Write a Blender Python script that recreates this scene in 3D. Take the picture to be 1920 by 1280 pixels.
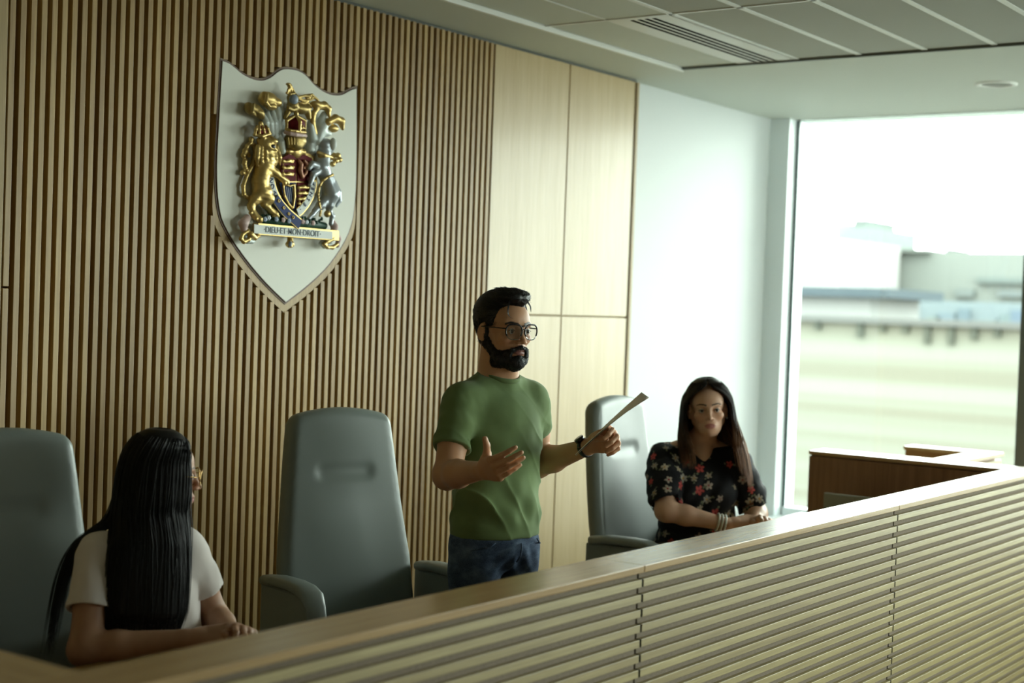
import bpy, bmesh, math, random
import numpy as np
from mathutils import Matrix, Vector

for _o in list(bpy.data.objects):
    bpy.data.objects.remove(_o)
SC = bpy.context.scene
COL = SC.collection
PI = math.pi
R = math.radians

# ------------------------------------------------------------------ camera
FPX, YAW, PITCH, ROLL = 2777.86, 0.9439, -0.0257017, 0.0361027
CAMZ = 1.68
def cam_axes():
    cy, sy, cp, sp = math.cos(YAW), math.sin(YAW), math.cos(PITCH), math.sin(PITCH)
    f = Vector((sy*cp, cy*cp, sp)); r = Vector((cy, -sy, 0)); u = r.cross(f)
    cr, sr = math.cos(ROLL), math.sin(ROLL)
    return r*cr + u*sr, u*cr - r*sr, f
_r, _u, _f = cam_axes()
cam = bpy.data.cameras.new('camera'); camo = bpy.data.objects.new('camera', cam); COL.objects.link(camo)
cam.sensor_fit = 'HORIZONTAL'; cam.sensor_width = 36.0; cam.lens = FPX*36/1920
_b = -_f
camo.matrix_world = Matrix(((_r.x, _u.x, _b.x, 0), (_r.y, _u.y, _b.y, 0), (_r.z, _u.z, _b.z, CAMZ), (0, 0, 0, 1)))
cam.clip_start = 0.05; cam.clip_end = 500
cam.dof.use_dof = True; cam.dof.focus_distance = 4.72; cam.dof.aperture_fstop = 2.2
SC.camera = camo

# ------------------------------------------------------------------ light and exposure
SC.view_settings.view_transform = 'Standard'
SC.view_settings.look = 'None'
SC.view_settings.gamma = 1.0
SC.view_settings.use_curve_mapping = False
SC.view_settings.exposure = 0.87
W = bpy.data.worlds.new('overcast_sky'); SC.world = W; W.use_nodes = True
_bg = W.node_tree.nodes['Background']
_bg.inputs[0].default_value = (0.965, 1.0, 0.97, 1); _bg.inputs[1].default_value = 8.5
WX = 8.17           # plane of the window glass
def portal_front(x0, x1, z0, z1):
    l = bpy.data.lights.new('window_portal', 'AREA'); l.shape = 'RECTANGLE'; l.size = x1-x0; l.size_y = z1-z0
    l.cycles.is_portal = True
    o = bpy.data.objects.new('window_portal', l); COL.objects.link(o)
    o.matrix_world = Matrix.Translation(((x0+x1)/2, -3.7, (z0+z1)/2)) @ Matrix(((1, 0, 0, 0), (0, 0, -1, 0), (0, 1, 0, 0), (0, 0, 0, 1)))
def portal(y0, y1, z0, z1):
    l = bpy.data.lights.new('window_portal', 'AREA'); l.shape = 'RECTANGLE'; l.size = y1-y0; l.size_y = z1-z0
    l.cycles.is_portal = True
    o = bpy.data.objects.new('window_portal', l); COL.objects.link(o)
    o.location = (WX+0.05, (y0+y1)/2, (z0+z1)/2)
    o.matrix_world = Matrix.Translation(o.location) @ Matrix(((0, 0, 1, 0), (1, 0, 0, 0), (0, 1, 0, 0), (0, 0, 0, 1)))
BAYS = [(2.49, 3.86), (1.06, 2.43), (-0.37, 1.00), (-1.80, -0.43), (-3.23, -1.86)]
for _y0, _y1 in BAYS:
    portal(_y0, _y1, 0.53, 2.83)
FILL_BAYS = [(5.9, 8.0)]  # unseen front window, added to bring in fill light
for _x0, _x1 in FILL_BAYS:
    portal_front(_x0, _x1, 0.5, 2.8)

# ------------------------------------------------------------------ helpers
def tag(o, label=None, cat=None, group=None, kind=None):
    if label: o['label'] = label
    if cat: o['category'] = cat
    if group: o['group'] = group
    if kind: o['kind'] = kind
    return o
def empty(name, label, cat, loc=(0, 0, 0), rz=0, group=None):
    o = bpy.data.objects.new(name, None); COL.objects.link(o)
    o.location = loc; o.rotation_euler = (0, 0, rz); o.empty_display_size = 0.1
    return tag(o, label, cat, group)
def link_mesh(name, me, mat, parent=None, smooth=False):
    o = bpy.data.objects.new(name, me); COL.objects.link(o)
    if mat is not None and not me.materials: me.materials.append(mat)
    if smooth: me.shade_smooth()
    if parent: o.parent = parent
    return o
def obj(name, bm, mat, parent=None, smooth=False, bevel=0):
    me = bpy.data.meshes.new(name); bmesh.ops.recalc_face_normals(bm, faces=bm.faces)
    bm.to_mesh(me); bm.free()
    o = link_mesh(name, me, mat, parent, smooth)
    if bevel:
        m = o.modifiers.new('bevel', 'BEVEL'); m.width = bevel; m.segments = 2; m.limit_method = 'ANGLE'; m.angle_limit = R(40)
    return o
def bx(bm, x0, x1, y0, y1, z0, z1, mi=0):
    vs = [bm.verts.new(p) for p in ((x0,y0,z0),(x1,y0,z0),(x1,y1,z0),(x0,y1,z0),(x0,y0,z1),(x1,y0,z1),(x1,y1,z1),(x0,y1,z1))]
    for f in ((0,3,2,1),(4,5,6,7),(0,1,5,4),(1,2,6,5),(2,3,7,6),(3,0,4,7)):
        fc = bm.faces.new([vs[i] for i in f]); fc.material_index = mi
def prism(bm, pts, z0, z1, mi=0):
    a = [bm.verts.new((x, y, z0)) for x, y in pts]; b = [bm.verts.new((x, y, z1)) for x, y in pts]
    n = len(pts); fs = [bm.faces.new(a[::-1]), bm.faces.new(b)]
    for i in range(n): fs.append(bm.faces.new((a[i], a[(i+1) % n], b[(i+1) % n], b[i])))
    for f in fs: f.material_index = mi
def prism_y(bm, pts, y0, y1, mi=0):            # outline in x,z, thickness in y
    a = [bm.verts.new((x, y0, z)) for x, z in pts]; b = [bm.verts.new((x, y1, z)) for x, z in pts]
    n = len(pts); fs = [bm.faces.new(a), bm.faces.new(b[::-1])]
    for i in range(n): fs.append(bm.faces.new((a[i], b[i], b[(i+1) % n], a[(i+1) % n])))
    for f in fs: f.material_index = mi
def tube(bm, pts, rad, seg=8, cap=True, mi=0, flat=1.0):
    pts = [Vector(p) for p in pts]; n = len(pts)
    rad = rad if hasattr(rad, '__len__') else [rad]*n
    rings = []; up = None
    for i, p in enumerate(pts):
        t = (pts[min(i+1, n-1)]-pts[max(i-1, 0)]).normalized()
        if up is None: up = Vector((0, 0, 1)) if abs(t.z) < 0.9 else Vector((1, 0, 0))
        s = t.cross(up).normalized(); up = s.cross(t).normalized()
        rings.append([bm.verts.new(p + (s*math.cos(2*PI*k/seg) + up*math.sin(2*PI*k/seg)*flat)*rad[i]) for k in range(seg)])
    fs = []
    for i in range(n-1):
        for k in range(seg):
            fs.append(bm.faces.new((rings[i][k], rings[i][(k+1) % seg], rings[i+1][(k+1) % seg], rings[i+1][k])))
    if cap: fs.append(bm.faces.new(rings[0][::-1])); fs.append(bm.faces.new(rings[-1]))
    for f in fs: f.material_index = mi; f.smooth = True
def lathe(bm, prof, c=(0, 0, 0), seg=32, mi=0):
    rings = [[bm.verts.new((c[0]+r*math.cos(2*PI*k/seg), c[1]+r*math.sin(2*PI*k/seg), c[2]+z)) for k in range(seg)] for r, z in prof]
    for i in range(len(rings)-1):
        for k in range(seg):
            f = bm.faces.new((rings[i][k], rings[i][(k+1) % seg], rings[i+1][(k+1) % seg], rings[i+1][k])); f.material_index = mi; f.smooth = True
    bm.faces.new(rings[0][::-1]).material_index = mi; bm.faces.new(rings[-1]).material_index = mi

# ------------------------------------------------------------------ materials
def mat(name, col=(.5, .5, .5), rough=.5, metal=0, spec=.5, coat=0, sheen=0, attr=None):
    m = bpy.data.materials.new(name); m.use_nodes = True
    b = m.node_tree.nodes['Principled BSDF']
    b.inputs['Base Color'].default_value = (*col, 1); b.inputs['Roughness'].default_value = rough
    b.inputs['Metallic'].default_value = metal; b.inputs['Specular IOR Level'].default_value = spec
    b.inputs['Coat Weight'].default_value = coat; b.inputs['Coat Roughness'].default_value = .16
    if sheen: b.inputs['Sheen Weight'].default_value = sheen
    if attr:
        a = m.node_tree.nodes.new('ShaderNodeAttribute'); a.attribute_name = attr
        m.node_tree.links.new(a.outputs['Color'], b.inputs['Base Color'])
    return m
def N(m, t, **kw):
    n = m.node_tree.nodes.new(t)
    for k, v in kw.items(): setattr(n, k, v)
    return n
def L(m, a, b): m.node_tree.links.new(a, b)
def coords(m, scale=(1, 1, 1), rot=(0, 0, 0), src='Object'):
    tc = N(m, 'ShaderNodeTexCoord'); mp = N(m, 'ShaderNodeMapping'); mp.inputs['Scale'].default_value = scale; mp.inputs['Rotation'].default_value = rot
    L(m, tc.outputs[src], mp.inputs[0]); return mp.outputs[0]
def ramp(m, fac, stops):
    r = N(m, 'ShaderNodeValToRGB'); e = r.color_ramp.elements
    while len(e) < len(stops): e.new(0.5)
    for i, (p, c) in enumerate(stops): e[i].position = p; e[i].color = (*c, 1)
    L(m, fac, r.inputs[0]); return r.outputs[0]
def noise(m, vec, scale=5, detail=4, rough=.5, dist=0):
    n = N(m, 'ShaderNodeTexNoise'); n.inputs['Scale'].default_value = scale; n.inputs['Detail'].default_value = detail
    n.inputs['Roughness'].default_value = rough; n.inputs['Distortion'].default_value = dist
    if vec is not None: L(m, vec, n.inputs['Vector'])
    return n.outputs['Fac']
def mixc(m, fac, a, b, mode='MIX'):
    n = N(m, 'ShaderNodeMix', data_type='RGBA', blend_type=mode)
    if isinstance(fac, (int, float)): n.inputs[0].default_value = fac
    else: L(m, fac, n.inputs[0])
    for s, v in ((6, a), (7, b)):
        if isinstance(v, tuple): n.inputs[s].default_value = (*v, 1)
        else: L(m, v, n.inputs[s])
    return n.outputs[2]
def bump(m, h, strength=.2, dist=.01):
    b = N(m, 'ShaderNodeBump'); b.inputs['Strength'].default_value = strength; b.inputs['Distance'].default_value = dist
    L(m, h, b.inputs['Height']); L(m, b.outputs[0], m.node_tree.nodes['Principled BSDF'].inputs['Normal'])
def wood(name, a, b, c, axis='z', rough=.4, coat=0, vary=None, grain=1.0, spec=.5):
    """grain runs along axis; vary=(axis, pitch) gives each board its own tone"""
    m = mat(name, a, rough, coat=coat, spec=spec)
    sc = {'z': (22, 22, 1.1), 'x': (1.1, 22, 22), 'y': (22, 1.1, 22)}[axis]
    v = coords(m, tuple(s*grain for s in sc))
    n1 = noise(m, v, 3.2, 6, .6, .4)
    sc2 = {'z': (140, 140, 3), 'x': (3, 140, 140), 'y': (140, 3, 140)}[axis]
    n2 = noise(m, coords(m, sc2), 1.5, 3, .6)
    col = ramp(m, n1, [(.3, a), (.5, b), (.72, c)])
    col = mixc(m, .35, col, ramp(m, n2, [(.3, tuple(x*.72 for x in a)), (.7, c)]))
    if vary:
        ax, pitch, off, amt = vary
        tc = N(m, 'ShaderNodeTexCoord'); sp = N(m, 'ShaderNodeSeparateXYZ'); L(m, tc.outputs['Object'], sp.inputs[0])
        ad = N(m, 'ShaderNodeMath', operation='SUBTRACT'); L(m, sp.outputs['XYZ'.index(ax)], ad.inputs[0]); ad.inputs[1].default_value = off
        dv = N(m, 'ShaderNodeMath', operation='DIVIDE'); L(m, ad.outputs[0], dv.inputs[0]); dv.inputs[1].default_value = pitch
        fl = N(m, 'ShaderNodeMath', operation='FLOOR'); L(m, dv.outputs[0], fl.inputs[0])
        wn = N(m, 'ShaderNodeTexWhiteNoise', noise_dimensions='1D'); L(m, fl.outputs[0], wn.inputs['W'])
        g = ramp(m, wn.outputs['Value'], [(0, (1-amt, 1-amt*1.25, 1-amt*1.5)), (.5, (1, 1, 1)), (1, (1+amt*.5, 1+amt*.5, 1+amt*.4))])
        col = mixc(m, 1.0, col, g, 'MULTIPLY')
    L(m, col, m.node_tree.nodes['Principled BSDF'].inputs['Base Color'])
    bump(m, n2, .08, .002)
    return m
M = {}
M['wall_slat'] = wood('oak_slat', (.33, .195, .062), (.43, .28, .098), (.52, .365, .15), 'z', .42, vary=('X', .0382, 2.7635, .22))
M['oak_band'] = wood('oak_band', (.33, .195, .062), (.43, .28, .098), (.52, .365, .15), 'z', .42)
M['backer'] = mat('dark_backer', (.075, .032, .010), .8)
M['veneer'] = wood('oak_veneer', (.49, .35, .16), (.55, .41, .20), (.61, .47, .245), 'z', .38, coat=.15, grain=.35)
M['veneer_edge'] = wood('oak_edge', (.36, .25, .10), (.42, .30, .13), (.48, .35, .16), 'z', .5)
M['bench_slat'] = wood('bench_slat_oak', (.25, .188, .068), (.32, .25, .098), (.41, .335, .145), 'x', .38, coat=.08, vary=('Z', .0382, .018, .14))
M['cap'] = wood('bench_cap_oak', (.33, .195, .068), (.38, .235, .09), (.44, .29, .12), 'x', .27, coat=.3, grain=.5)
M['capy'] = wood('bench_cap_oak_y', (.33, .195, .068), (.38, .235, .09), (.44, .29, .12), 'y', .27, coat=.3, grain=.5)
M['walnut'] = wood('inner_brown_veneer', (.16, .075, .030), (.21, .105, .045), (.27, .14, .065), 'z', .45, grain=.6)
M['fabric_back'] = mat('bench_linen', (.17, .125, .085), .9)
def _linen():
    m = M['fabric_back']
    w1 = N(m, 'ShaderNodeTexWave', wave_type='BANDS', bands_direction='X'); w1.inputs['Scale'].default_value = 90; w1.inputs['Distortion'].default_value = 3
    w2 = N(m, 'ShaderNodeTexWave', wave_type='BANDS', bands_direction='Z'); w2.inputs['Scale'].default_value = 140; w2.inputs['Distortion'].default_value = 3
    tc = N(m, 'ShaderNodeTexCoord'); L(m, tc.outputs['Object'], w1.inputs[0]); L(m, tc.outputs['Object'], w2.inputs[0])
    n = noise(m, coords(m, (30, 30, 120)), 3, 3)
    c = mixc(m, .5, ramp(m, w1.outputs[0], [(0, (.09, .068, .045)), (1, (.25, .20, .14))]), ramp(m, w2.outputs[0], [(0, (.10, .075, .048)), (1, (.26, .205, .145))]))
    c = mixc(m, .35, c, ramp(m, n, [(.3, (.08, .06, .04)), (.7, (.28, .22, .155))]))
    L(m, c, m.node_tree.nodes['Principled BSDF'].inputs['Base Color'])
_linen()
M['white_wall'] = mat('white_paint', (.65, .69, .68), .55)
_v = noise(M['white_wall'], coords(M['white_wall'], (1, 1, 1)), 60, 4); bump(M['white_wall'], _v, .05, .002)
M['far_wall'] = mat('warm_cream_paint', (.62, .51, .36), .7)
M['ceil'] = mat('ceiling_paint', (.66, .70, .63), .7)
M['tile'] = mat('ceiling_tile_mineral', (.50, .52, .47), .85)
_v = noise(M['tile'], coords(M['tile'], (1, 1, 1)), 180, 3); bump(M['tile'], _v, .25, .002)
M['tile_gap'] = mat('tile_shadow_gap', (.12, .12, .10), .8)
M['trail'] = mat('ceiling_rail_white', (.84, .86, .82), .4)
M['frame'] = mat('window_frame_white', (.84, .91, .93), .35)
M['gasket'] = mat('dark_gasket', (.02, .055, .05), .4)
M['mull'] = mat('bronze_mullion', (.10, .11, .09), .4)
M['shieldw'] = mat('cream_board', (.74, .75, .66), .45)
M['shieldedge'] = wood('brown_edge', (.085, .038, .015), (.12, .055, .022), (.15, .075, .03), 'x', .5)
M['vent_seam_dark'] = mat('vent_black_seam_shade', (.006, .008, .007), .9, spec=0)
M['carpet'] = mat('grey_carpet', (.10, .10, .095), .95)
_v = noise(M['carpet'], coords(M['carpet']), 300, 2); bump(M['carpet'], _v, .5, .004)
M['leather'] = mat('grey_leather', (.225, .26, .245), .36, spec=.5)
_v = noise(M['leather'], coords(M['leather']), 260, 3); bump(M['leather'], _v, .10, .0015)
_rr = ramp(M['leather'], noise(M['leather'], coords(M['leather']), 6, 3), [(.3, (.33, .33, .33)), (.7, (.42, .42, .42))])
L(M['leather'], _rr, M['leather'].node_tree.nodes['Principled BSDF'].inputs['Roughness'])
M['chrome'] = mat('brushed_metal', (.5, .5, .5), .3, metal=1)
M['blackp'] = mat('black_plastic', (.015, .015, .015), .4)
def glass_mat(name, tint=(1, 1, 1), refl=.05):
    m = bpy.data.materials.new(name); m.use_nodes = True; nt = m.node_tree; nt.nodes.clear()
    o = nt.nodes.new('ShaderNodeOutputMaterial'); mx = nt.nodes.new('ShaderNodeMixShader'); t = nt.nodes.new('ShaderNodeBsdfTransparent'); g = nt.nodes.new('ShaderNodeBsdfGlossy')
    t.inputs[0].default_value = (*tint, 1); g.inputs['Roughness'].default_value = .02
    f = nt.nodes.new('ShaderNodeFresnel'); f.inputs[0].default_value = 1.45
    mm = nt.nodes.new('ShaderNodeMath'); mm.operation = 'MULTIPLY'; mm.inputs[1].default_value = refl*20
    nt.links.new(f.outputs[0], mm.inputs[0]); nt.links.new(mm.outputs[0], mx.inputs[0])
    nt.links.new(t.outputs[0], mx.inputs[1]); nt.links.new(g.outputs[0], mx.inputs[2]); nt.links.new(mx.outputs[0], o.inputs[0]); return m
M['glass'] = glass_mat('window_glass', (.93, .98, .95), .045)
# ------------------------------------------------------------------ implicit surfaces: smooth unions meshed on a sparse lattice
def V3(*a): return np.array(a, float)
class Body:
    """list of primitives joined in order with smooth union ('u') or smooth subtraction ('s')"""
    def __init__(s): s.p = []; s.T = [np.eye(4)]; s.ex = []
    def push(s, m): s.T.append(s.T[-1] @ m)
    def pop(s): s.T.pop()
    def _w(s, p): T = s.T[-1]; return T[:3, :3] @ np.asarray(p, float) + T[:3, 3]
    def cone(s, a, b, ra, rb, k=.01, op='u'):
        sc = np.linalg.norm(s.T[-1][:3, 0]); a = s._w(a); b = s._w(b); ra *= sc; rb *= sc
        s.p.append(('c', op, k, (a+b)/2, np.linalg.norm(a-b)/2+max(ra, rb), (a, b, ra, rb)))
    def chain(s, pts, rad, k=.01, op='u'):
        for i in range(len(pts)-1): s.cone(pts[i], pts[i+1], rad[i], rad[i+1], k, op)
    def ell(s, c, r, k=.01, op='u', rot=(0, 0, 0)):
        sc = np.linalg.norm(s.T[-1][:3, 0]); Rm = s.T[-1][:3, :3]/sc @ np.array(Matrix.Rotation(rot[2], 3, 'Z') @ Matrix.Rotation(rot[1], 3, 'Y') @ Matrix.Rotation(rot[0], 3, 'X'))
        r = np.array(r, float)*sc
        s.p.append(('e', op, k, s._w(c), r.max(), (Rm, r)))
    def box(s, c, h, rd=.01, k=.01, op='u', rot=(0, 0, 0), taper=0):
        Rm = s.T[-1][:3, :3] @ np.array(Matrix.Rotation(rot[2], 3, 'Z') @ Matrix.Rotation(rot[1], 3, 'Y') @ Matrix.Rotation(rot[0], 3, 'X'))
        h = np.array(h, float); s.p.append(('b', op, k, s._w(c), np.linalg.norm(h)*(1+abs(taper)), (Rm, h, rd, taper)))
    def half(s, c, n, k=.002, op='s'):       # subtracts the half space on the side n points to
        n = np.asarray(n, float); n = s.T[-1][:3, :3] @ n; n /= np.linalg.norm(n); s.p.append(('h', op, k, s._w(c), 1e9, n))
    def fn(s, f, c=(0, 0, 0), r=1e9): s.p.append(('f', 'd', 0, np.asarray(c, float), r, f))
    kx = 0
    def ev(s, P, cen=None, rad=0):
        km = max([p[2] for p in s.p]+[s.kx])*1.3+.006
        d = np.full(len(P), 1e3)
        for t, op, k, c, br, a in s.p:
            if cen is not None and br < 1e8 and np.linalg.norm(cen-c) > br*1.02+rad+km: continue
            if t == 'f': d = a(P, d); continue
            Q = P-c
            if t == 'c':
                A, Bp, ra, rb = a; ba = Bp-A; l2 = ba@ba; pa = P-A
                h = np.clip(pa@ba/max(l2, 1e-12), 0, 1); e = np.linalg.norm(pa-h[:, None]*ba, axis=1)-(ra+(rb-ra)*h)
            elif t == 'e':
                Rm, r = a; q = Q@Rm; k0 = np.linalg.norm(q/r, axis=1); k1 = np.linalg.norm(q/(r*r), axis=1)
                e = k0*(k0-1)/np.maximum(k1, 1e-9); e = np.where(k0 < 1e-3, -r.min(), e)
            elif t == 'b':
                Rm, h, rd, tp = a; q = Q@Rm
                if tp: q = q/np.stack([1+tp*q[:, 2]/h[2], np.ones(len(q)), np.ones(len(q))], 1)
                g = np.abs(q)-(h-rd); e = np.linalg.norm(np.maximum(g, 0), axis=1)+np.minimum(g.max(1), 0)-rd
            else: e = -(Q@a)
            if op == 's':
                if t == 'h': e = -(Q@a)      # inside removed region when Q.n>0
                m = -e; h = np.maximum(k-np.abs(d-m), 0)/max(k, 1e-6); d = np.maximum(d, m)+h*h*k*.25
            elif op == 'u':
                h = np.maximum(k-np.abs(d-e), 0)/max(k, 1e-6); d = np.minimum(d, e)-h*h*k*.25
            elif op == 'i':
                h = np.maximum(k-np.abs(d-e), 0)/max(k, 1e-6); d = np.maximum(d, e)+h*h*k*.25
        return d
    def bounds(s):
        lo = np.full(3, 1e9); hi = -lo
        for p, r in s.ex: lo = np.minimum(lo, p-r); hi = np.maximum(hi, p+r)
        for t, op, k, c, br, a in s.p:
            if op != 'u' or br > 1e8: continue
            lo = np.minimum(lo, c-br-k); hi = np.maximum(hi, c+br+k)
        return lo, hi
    def mesh(s, vox, NB=14, slack=1.2):
        lo, hi = s.bounds(); lo -= 2*vox; nb = np.ceil((hi-lo)/(vox*NB)).astype(int)+1; BS = vox*NB
        g = np.stack(np.meshgrid(*[np.arange(n) for n in nb], indexing='ij'), -1).reshape(-1, 3)
        C = lo+(g+.5)*BS; rad = BS*.866
        d0 = np.concatenate([s.ev(C[i:i+50000]) for i in range(0, len(C), 50000)])
        keep = g[np.abs(d0) < rad*slack+.004]
        ar = np.arange(NB+2); off = np.stack(np.meshgrid(ar, ar, ar, indexing='ij'), -1)
        keys, vpos, quads = [], [], []
        DIM = (nb+2)*NB+4
        key = lambda I: (I[..., 0].astype(np.int64)*DIM[1]+I[..., 1])*DIM[2]+I[..., 2]
        m = NB+2
        for b in keep:
            I0 = b*NB; P = lo+(I0+off)*vox; cen = lo+(b+.5)*BS
            D = s.ev(P.reshape(-1, 3), cen, rad*1.25).reshape(m, m, m)
            if D.min() > 0 or D.max() < 0: continue
            # surface cells in this block (+1 layer is owned by neighbours; store owned cells only)
            n = NB
            S = np.zeros((n, n, n, 3)); cnt = np.zeros((n, n, n)); c0 = D[:n+1, :n+1, :n+1]
            for ax in range(3):
                for da in (0, 1):
                    for db in (0, 1):
                        o = [0, 0, 0]; oth = [i for i in range(3) if i != ax]; o[oth[0]] = da; o[oth[1]] = db
                        o2 = list(o); o2[ax] += 1
                        a = D[o[0]:o[0]+n, o[1]:o[1]+n, o[2]:o[2]+n]; bb = D[o2[0]:o2[0]+n, o2[1]:o2[1]+n, o2[2]:o2[2]+n]
                        x = (a > 0) != (bb > 0); den = np.where(x, a-bb, 1); t = np.where(x, a/den, 0)
                        cnt += x
                        for q in range(3): S[..., q] += x*(o[q]+(t if q == ax else 0))
            idx = np.argwhere(cnt > 0)
            if len(idx):
                sel = tuple(idx.T); vpos.append(lo+(I0+idx+S[sel]/cnt[sel][:, None])*vox); keys.append(key(I0+idx))
            # quads on edges whose base lattice point lies in 1..NB (cells idx-1..idx all exist globally)
            for ax in range(3):
                a = D[1:n+1, 1:n+1, 1:n+1]; sl_ = [slice(1, n+1)]*3; sl_[ax] = slice(2, n+2)
                bb = D[tuple(sl_)]; x = (a > 0) != (bb > 0); e = np.argwhere(x)
                if not len(e): continue
                fl = (a[x] > 0); e = e+1+I0; u = np.zeros(3, int); w = np.zeros(3, int); u[(ax+1) % 3] = 1; w[(ax+2) % 3] = 1
                q = np.stack([key(e-u-w), key(e-w), key(e), key(e-u)], 1); q[fl] = q[fl][:, ::-1]; quads.append(q)
        K = np.concatenate(keys); P = np.concatenate(vpos); Q = np.concatenate(quads)
        o = np.argsort(K); K = K[o]; P = P[o]; ix = np.searchsorted(K, Q); ix[ix >= len(K)] = 0; ok = (K[ix] == Q).all(1)
        F = ix[ok]; lab = np.arange(len(P))           # keep the largest connected piece
        E = np.concatenate([F[:, [0, 1]], F[:, [1, 2]], F[:, [2, 3]]])
        for _ in range(400):
            m_ = np.minimum(lab[E[:, 0]], lab[E[:, 1]]); n_ = lab.copy(); np.minimum.at(n_, E[:, 0], m_); np.minimum.at(n_, E[:, 1], m_)
            n_ = n_[n_]; n_ = n_[n_]
            if (n_ == lab).all(): break
            lab = n_
        big = np.bincount(lab).argmax(); kp = lab == big; F = F[kp[F[:, 0]]]; re = np.cumsum(kp)-1
        return P[kp], re[F]
def np_mesh(name, P, F, cols=None):
    me = bpy.data.meshes.new(name); me.vertices.add(len(P)); me.vertices.foreach_set('co', P.astype(np.float32).ravel())
    k = F.shape[1]; me.loops.add(F.size); me.loops.foreach_set('vertex_index', F.astype(np.int32).ravel())
    me.polygons.add(len(F)); me.polygons.foreach_set('loop_start', np.arange(0, F.size, k, dtype=np.int32))
    me.update(calc_edges=True); me.validate()
    if cols is not None:
        at = me.color_attributes.new('Col', 'FLOAT_COLOR', 'POINT'); c = np.ones((len(P), 4), np.float32); c[:, :3] = cols; at.data.foreach_set('color', c.ravel())
    return me
def lap(P, F, it=1, lam=.5):
    for _ in range(it):
        acc = np.zeros_like(P); n = np.zeros(len(P))
        for i in range(F.shape[1]):
            a, b = F[:, i], F[:, (i+1) % F.shape[1]]
            for q in range(3): acc[:, q] += np.bincount(a, P[b, q], len(P))+np.bincount(b, P[a, q], len(P))
            n += np.bincount(a, minlength=len(P))+np.bincount(b, minlength=len(P))
        P = P+lam*(acc/np.maximum(n, 1)[:, None]-P)
    return P
def sdf_obj(name, B, vox, m, parent=None, smooth=1, col=None, origin=(0, 0, 0)):
    P, F = B.mesh(vox); P = lap(P, F, smooth) if smooth else P
    c = col(P) if col else None
    me = np_mesh(name, P-np.array(origin), F, c); return link_mesh(name, me, m, parent, True)
def frame(o, x, y, z):                     # 4x4 from origin and column axes
    T = np.eye(4); T[:3, 0] = x; T[:3, 1] = y; T[:3, 2] = z; T[:3, 3] = o; return T
def rotz(a): c, s_ = math.cos(a), math.sin(a); T = np.eye(4); T[:2, :2] = [[c, -s_], [s_, c]]; return T
def trans(p): T = np.eye(4); T[:3, 3] = p; return T
def vnoise(P, sc, seed=0):
    """cheap smooth pseudo noise in -1..1"""
    r = np.random.RandomState(seed); o = 0
    for i in range(5):
        d = r.randn(3); d /= np.linalg.norm(d); o = o+np.sin(P@d*sc*(1+.6*i)+r.rand()*6.28)/(1+.4*i)
    return o/3.0
# ------------------------------------------------------------------ room shell
WY = 3.95      # face of the slats and veneer on the back wall
CZ = 2.835     # ceiling soffit
def struct(name, bm, m, parent=None, **kw):
    o = obj(name, bm, m, parent, **kw)
    if not parent: o['kind'] = 'structure'
    return o
bm = bmesh.new(); bx(bm, -3, 8.4, -3.6, 4.15, -.1, 0); struct('floor', bm, M['carpet'])
bm = bmesh.new(); bx(bm, -3, 8.4, 4.0, 4.15, 0, 3.1); struct('wall_back', bm, M['white_wall'])
bm = bmesh.new(); bx(bm, -3.15, -3, -3.6, 4.15, 0, 3.1); struct('wall_left', bm, M['far_wall'])
bm = bmesh.new(); bx(bm, -3, 8.4, -3.75, -3.6, 0, .5); bx(bm, -3, 8.4, -3.75, -3.6, 2.8, 3.1); bx(bm, -3, 5.9, -3.75, -3.6, .5, 2.8); bx(bm, 8.0, 8.4, -3.75, -3.6, .5, 2.8); struct('wall_front', bm, M['far_wall'])
bm = bmesh.new()
struct('wall_right', bm, M['white_wall']) if False else None                 # return beside the glass
bx(bm, 8.17, 8.32, -3.6, 3.872, 0, .47)               # below the sill
bx(bm, 8.17, 8.32, -3.6, -3.3, .47, CZ)
bx(bm, 8.17, 8.32, -3.3, 3.872, CZ-.004, 3.1)
struct('wall_right', bm, M['white_wall'])
bm = bmesh.new(); bx(bm, 8.07, 8.32, 3.872, 4.0, 0, CZ); struct('trim_4', bm, M['frame'])
# ceiling: soffit round a tile field
GX1, GY1 = 6.275, 3.59
XS = [GX1-1.163*i for i in range(8)]; YS = [GY1-.3025*i for i in range(22)]
GX0, GY0 = XS[-1], YS[-1]
ce = empty('ceiling', None, None); ce['kind'] = 'structure'
bm = bmesh.new()
bx(bm, -3, 8.4, GY1, 4.15, CZ, 3.1); bx(bm, GX1, 8.4, -3.6, GY1, CZ, 3.1); bx(bm, -3, GX0, -3.6, GY1, CZ, 3.1); bx(bm, GX0, GX1, -3.6, GY0, CZ, 3.1)
obj('soffit', bm, M['ceil'], ce)
bm = bmesh.new(); bx(bm, GX0, GX1, GY0, GY1, CZ+.05, 3.1); obj('ceiling_deck', bm, M['ceil'], ce)
bm = bmesh.new()
for i in range(7):
    for j in range(21):
        if i == 0 and j == 1: continue
        mi = 1 if (j < 2) else 0
        bx(bm, XS[i+1]+.009, XS[i]-.009, YS[j+1]+.009, YS[j]-.009, CZ+.012, CZ+.03, mi)
t = obj('ceiling_tile_field', bm, M['tile'], ce, bevel=.003); t.data.materials.append(M['ceil'])
bm = bmesh.new()
for y in YS[2:-1]: bx(bm, GX0, GX1, y-.012, y+.012, CZ+.008, CZ+.04)
for x in XS[1:-1]: bx(bm, x-.008, x+.008, GY0, GY1, CZ+.008, CZ+.0395)
bx(bm, GX0, GX1, YS[1]-.004, YS[1]+.004, CZ+.010, CZ+.039)
obj('grid_rail', bm, M['trail'], ce)
bm = bmesh.new()
bx(bm, GX0, GX1+.012, GY1-.004, GY1+.014, CZ-.008, CZ+.03)
obj('edge_bead', bm, M['trail'], ce, bevel=.002)
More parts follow.
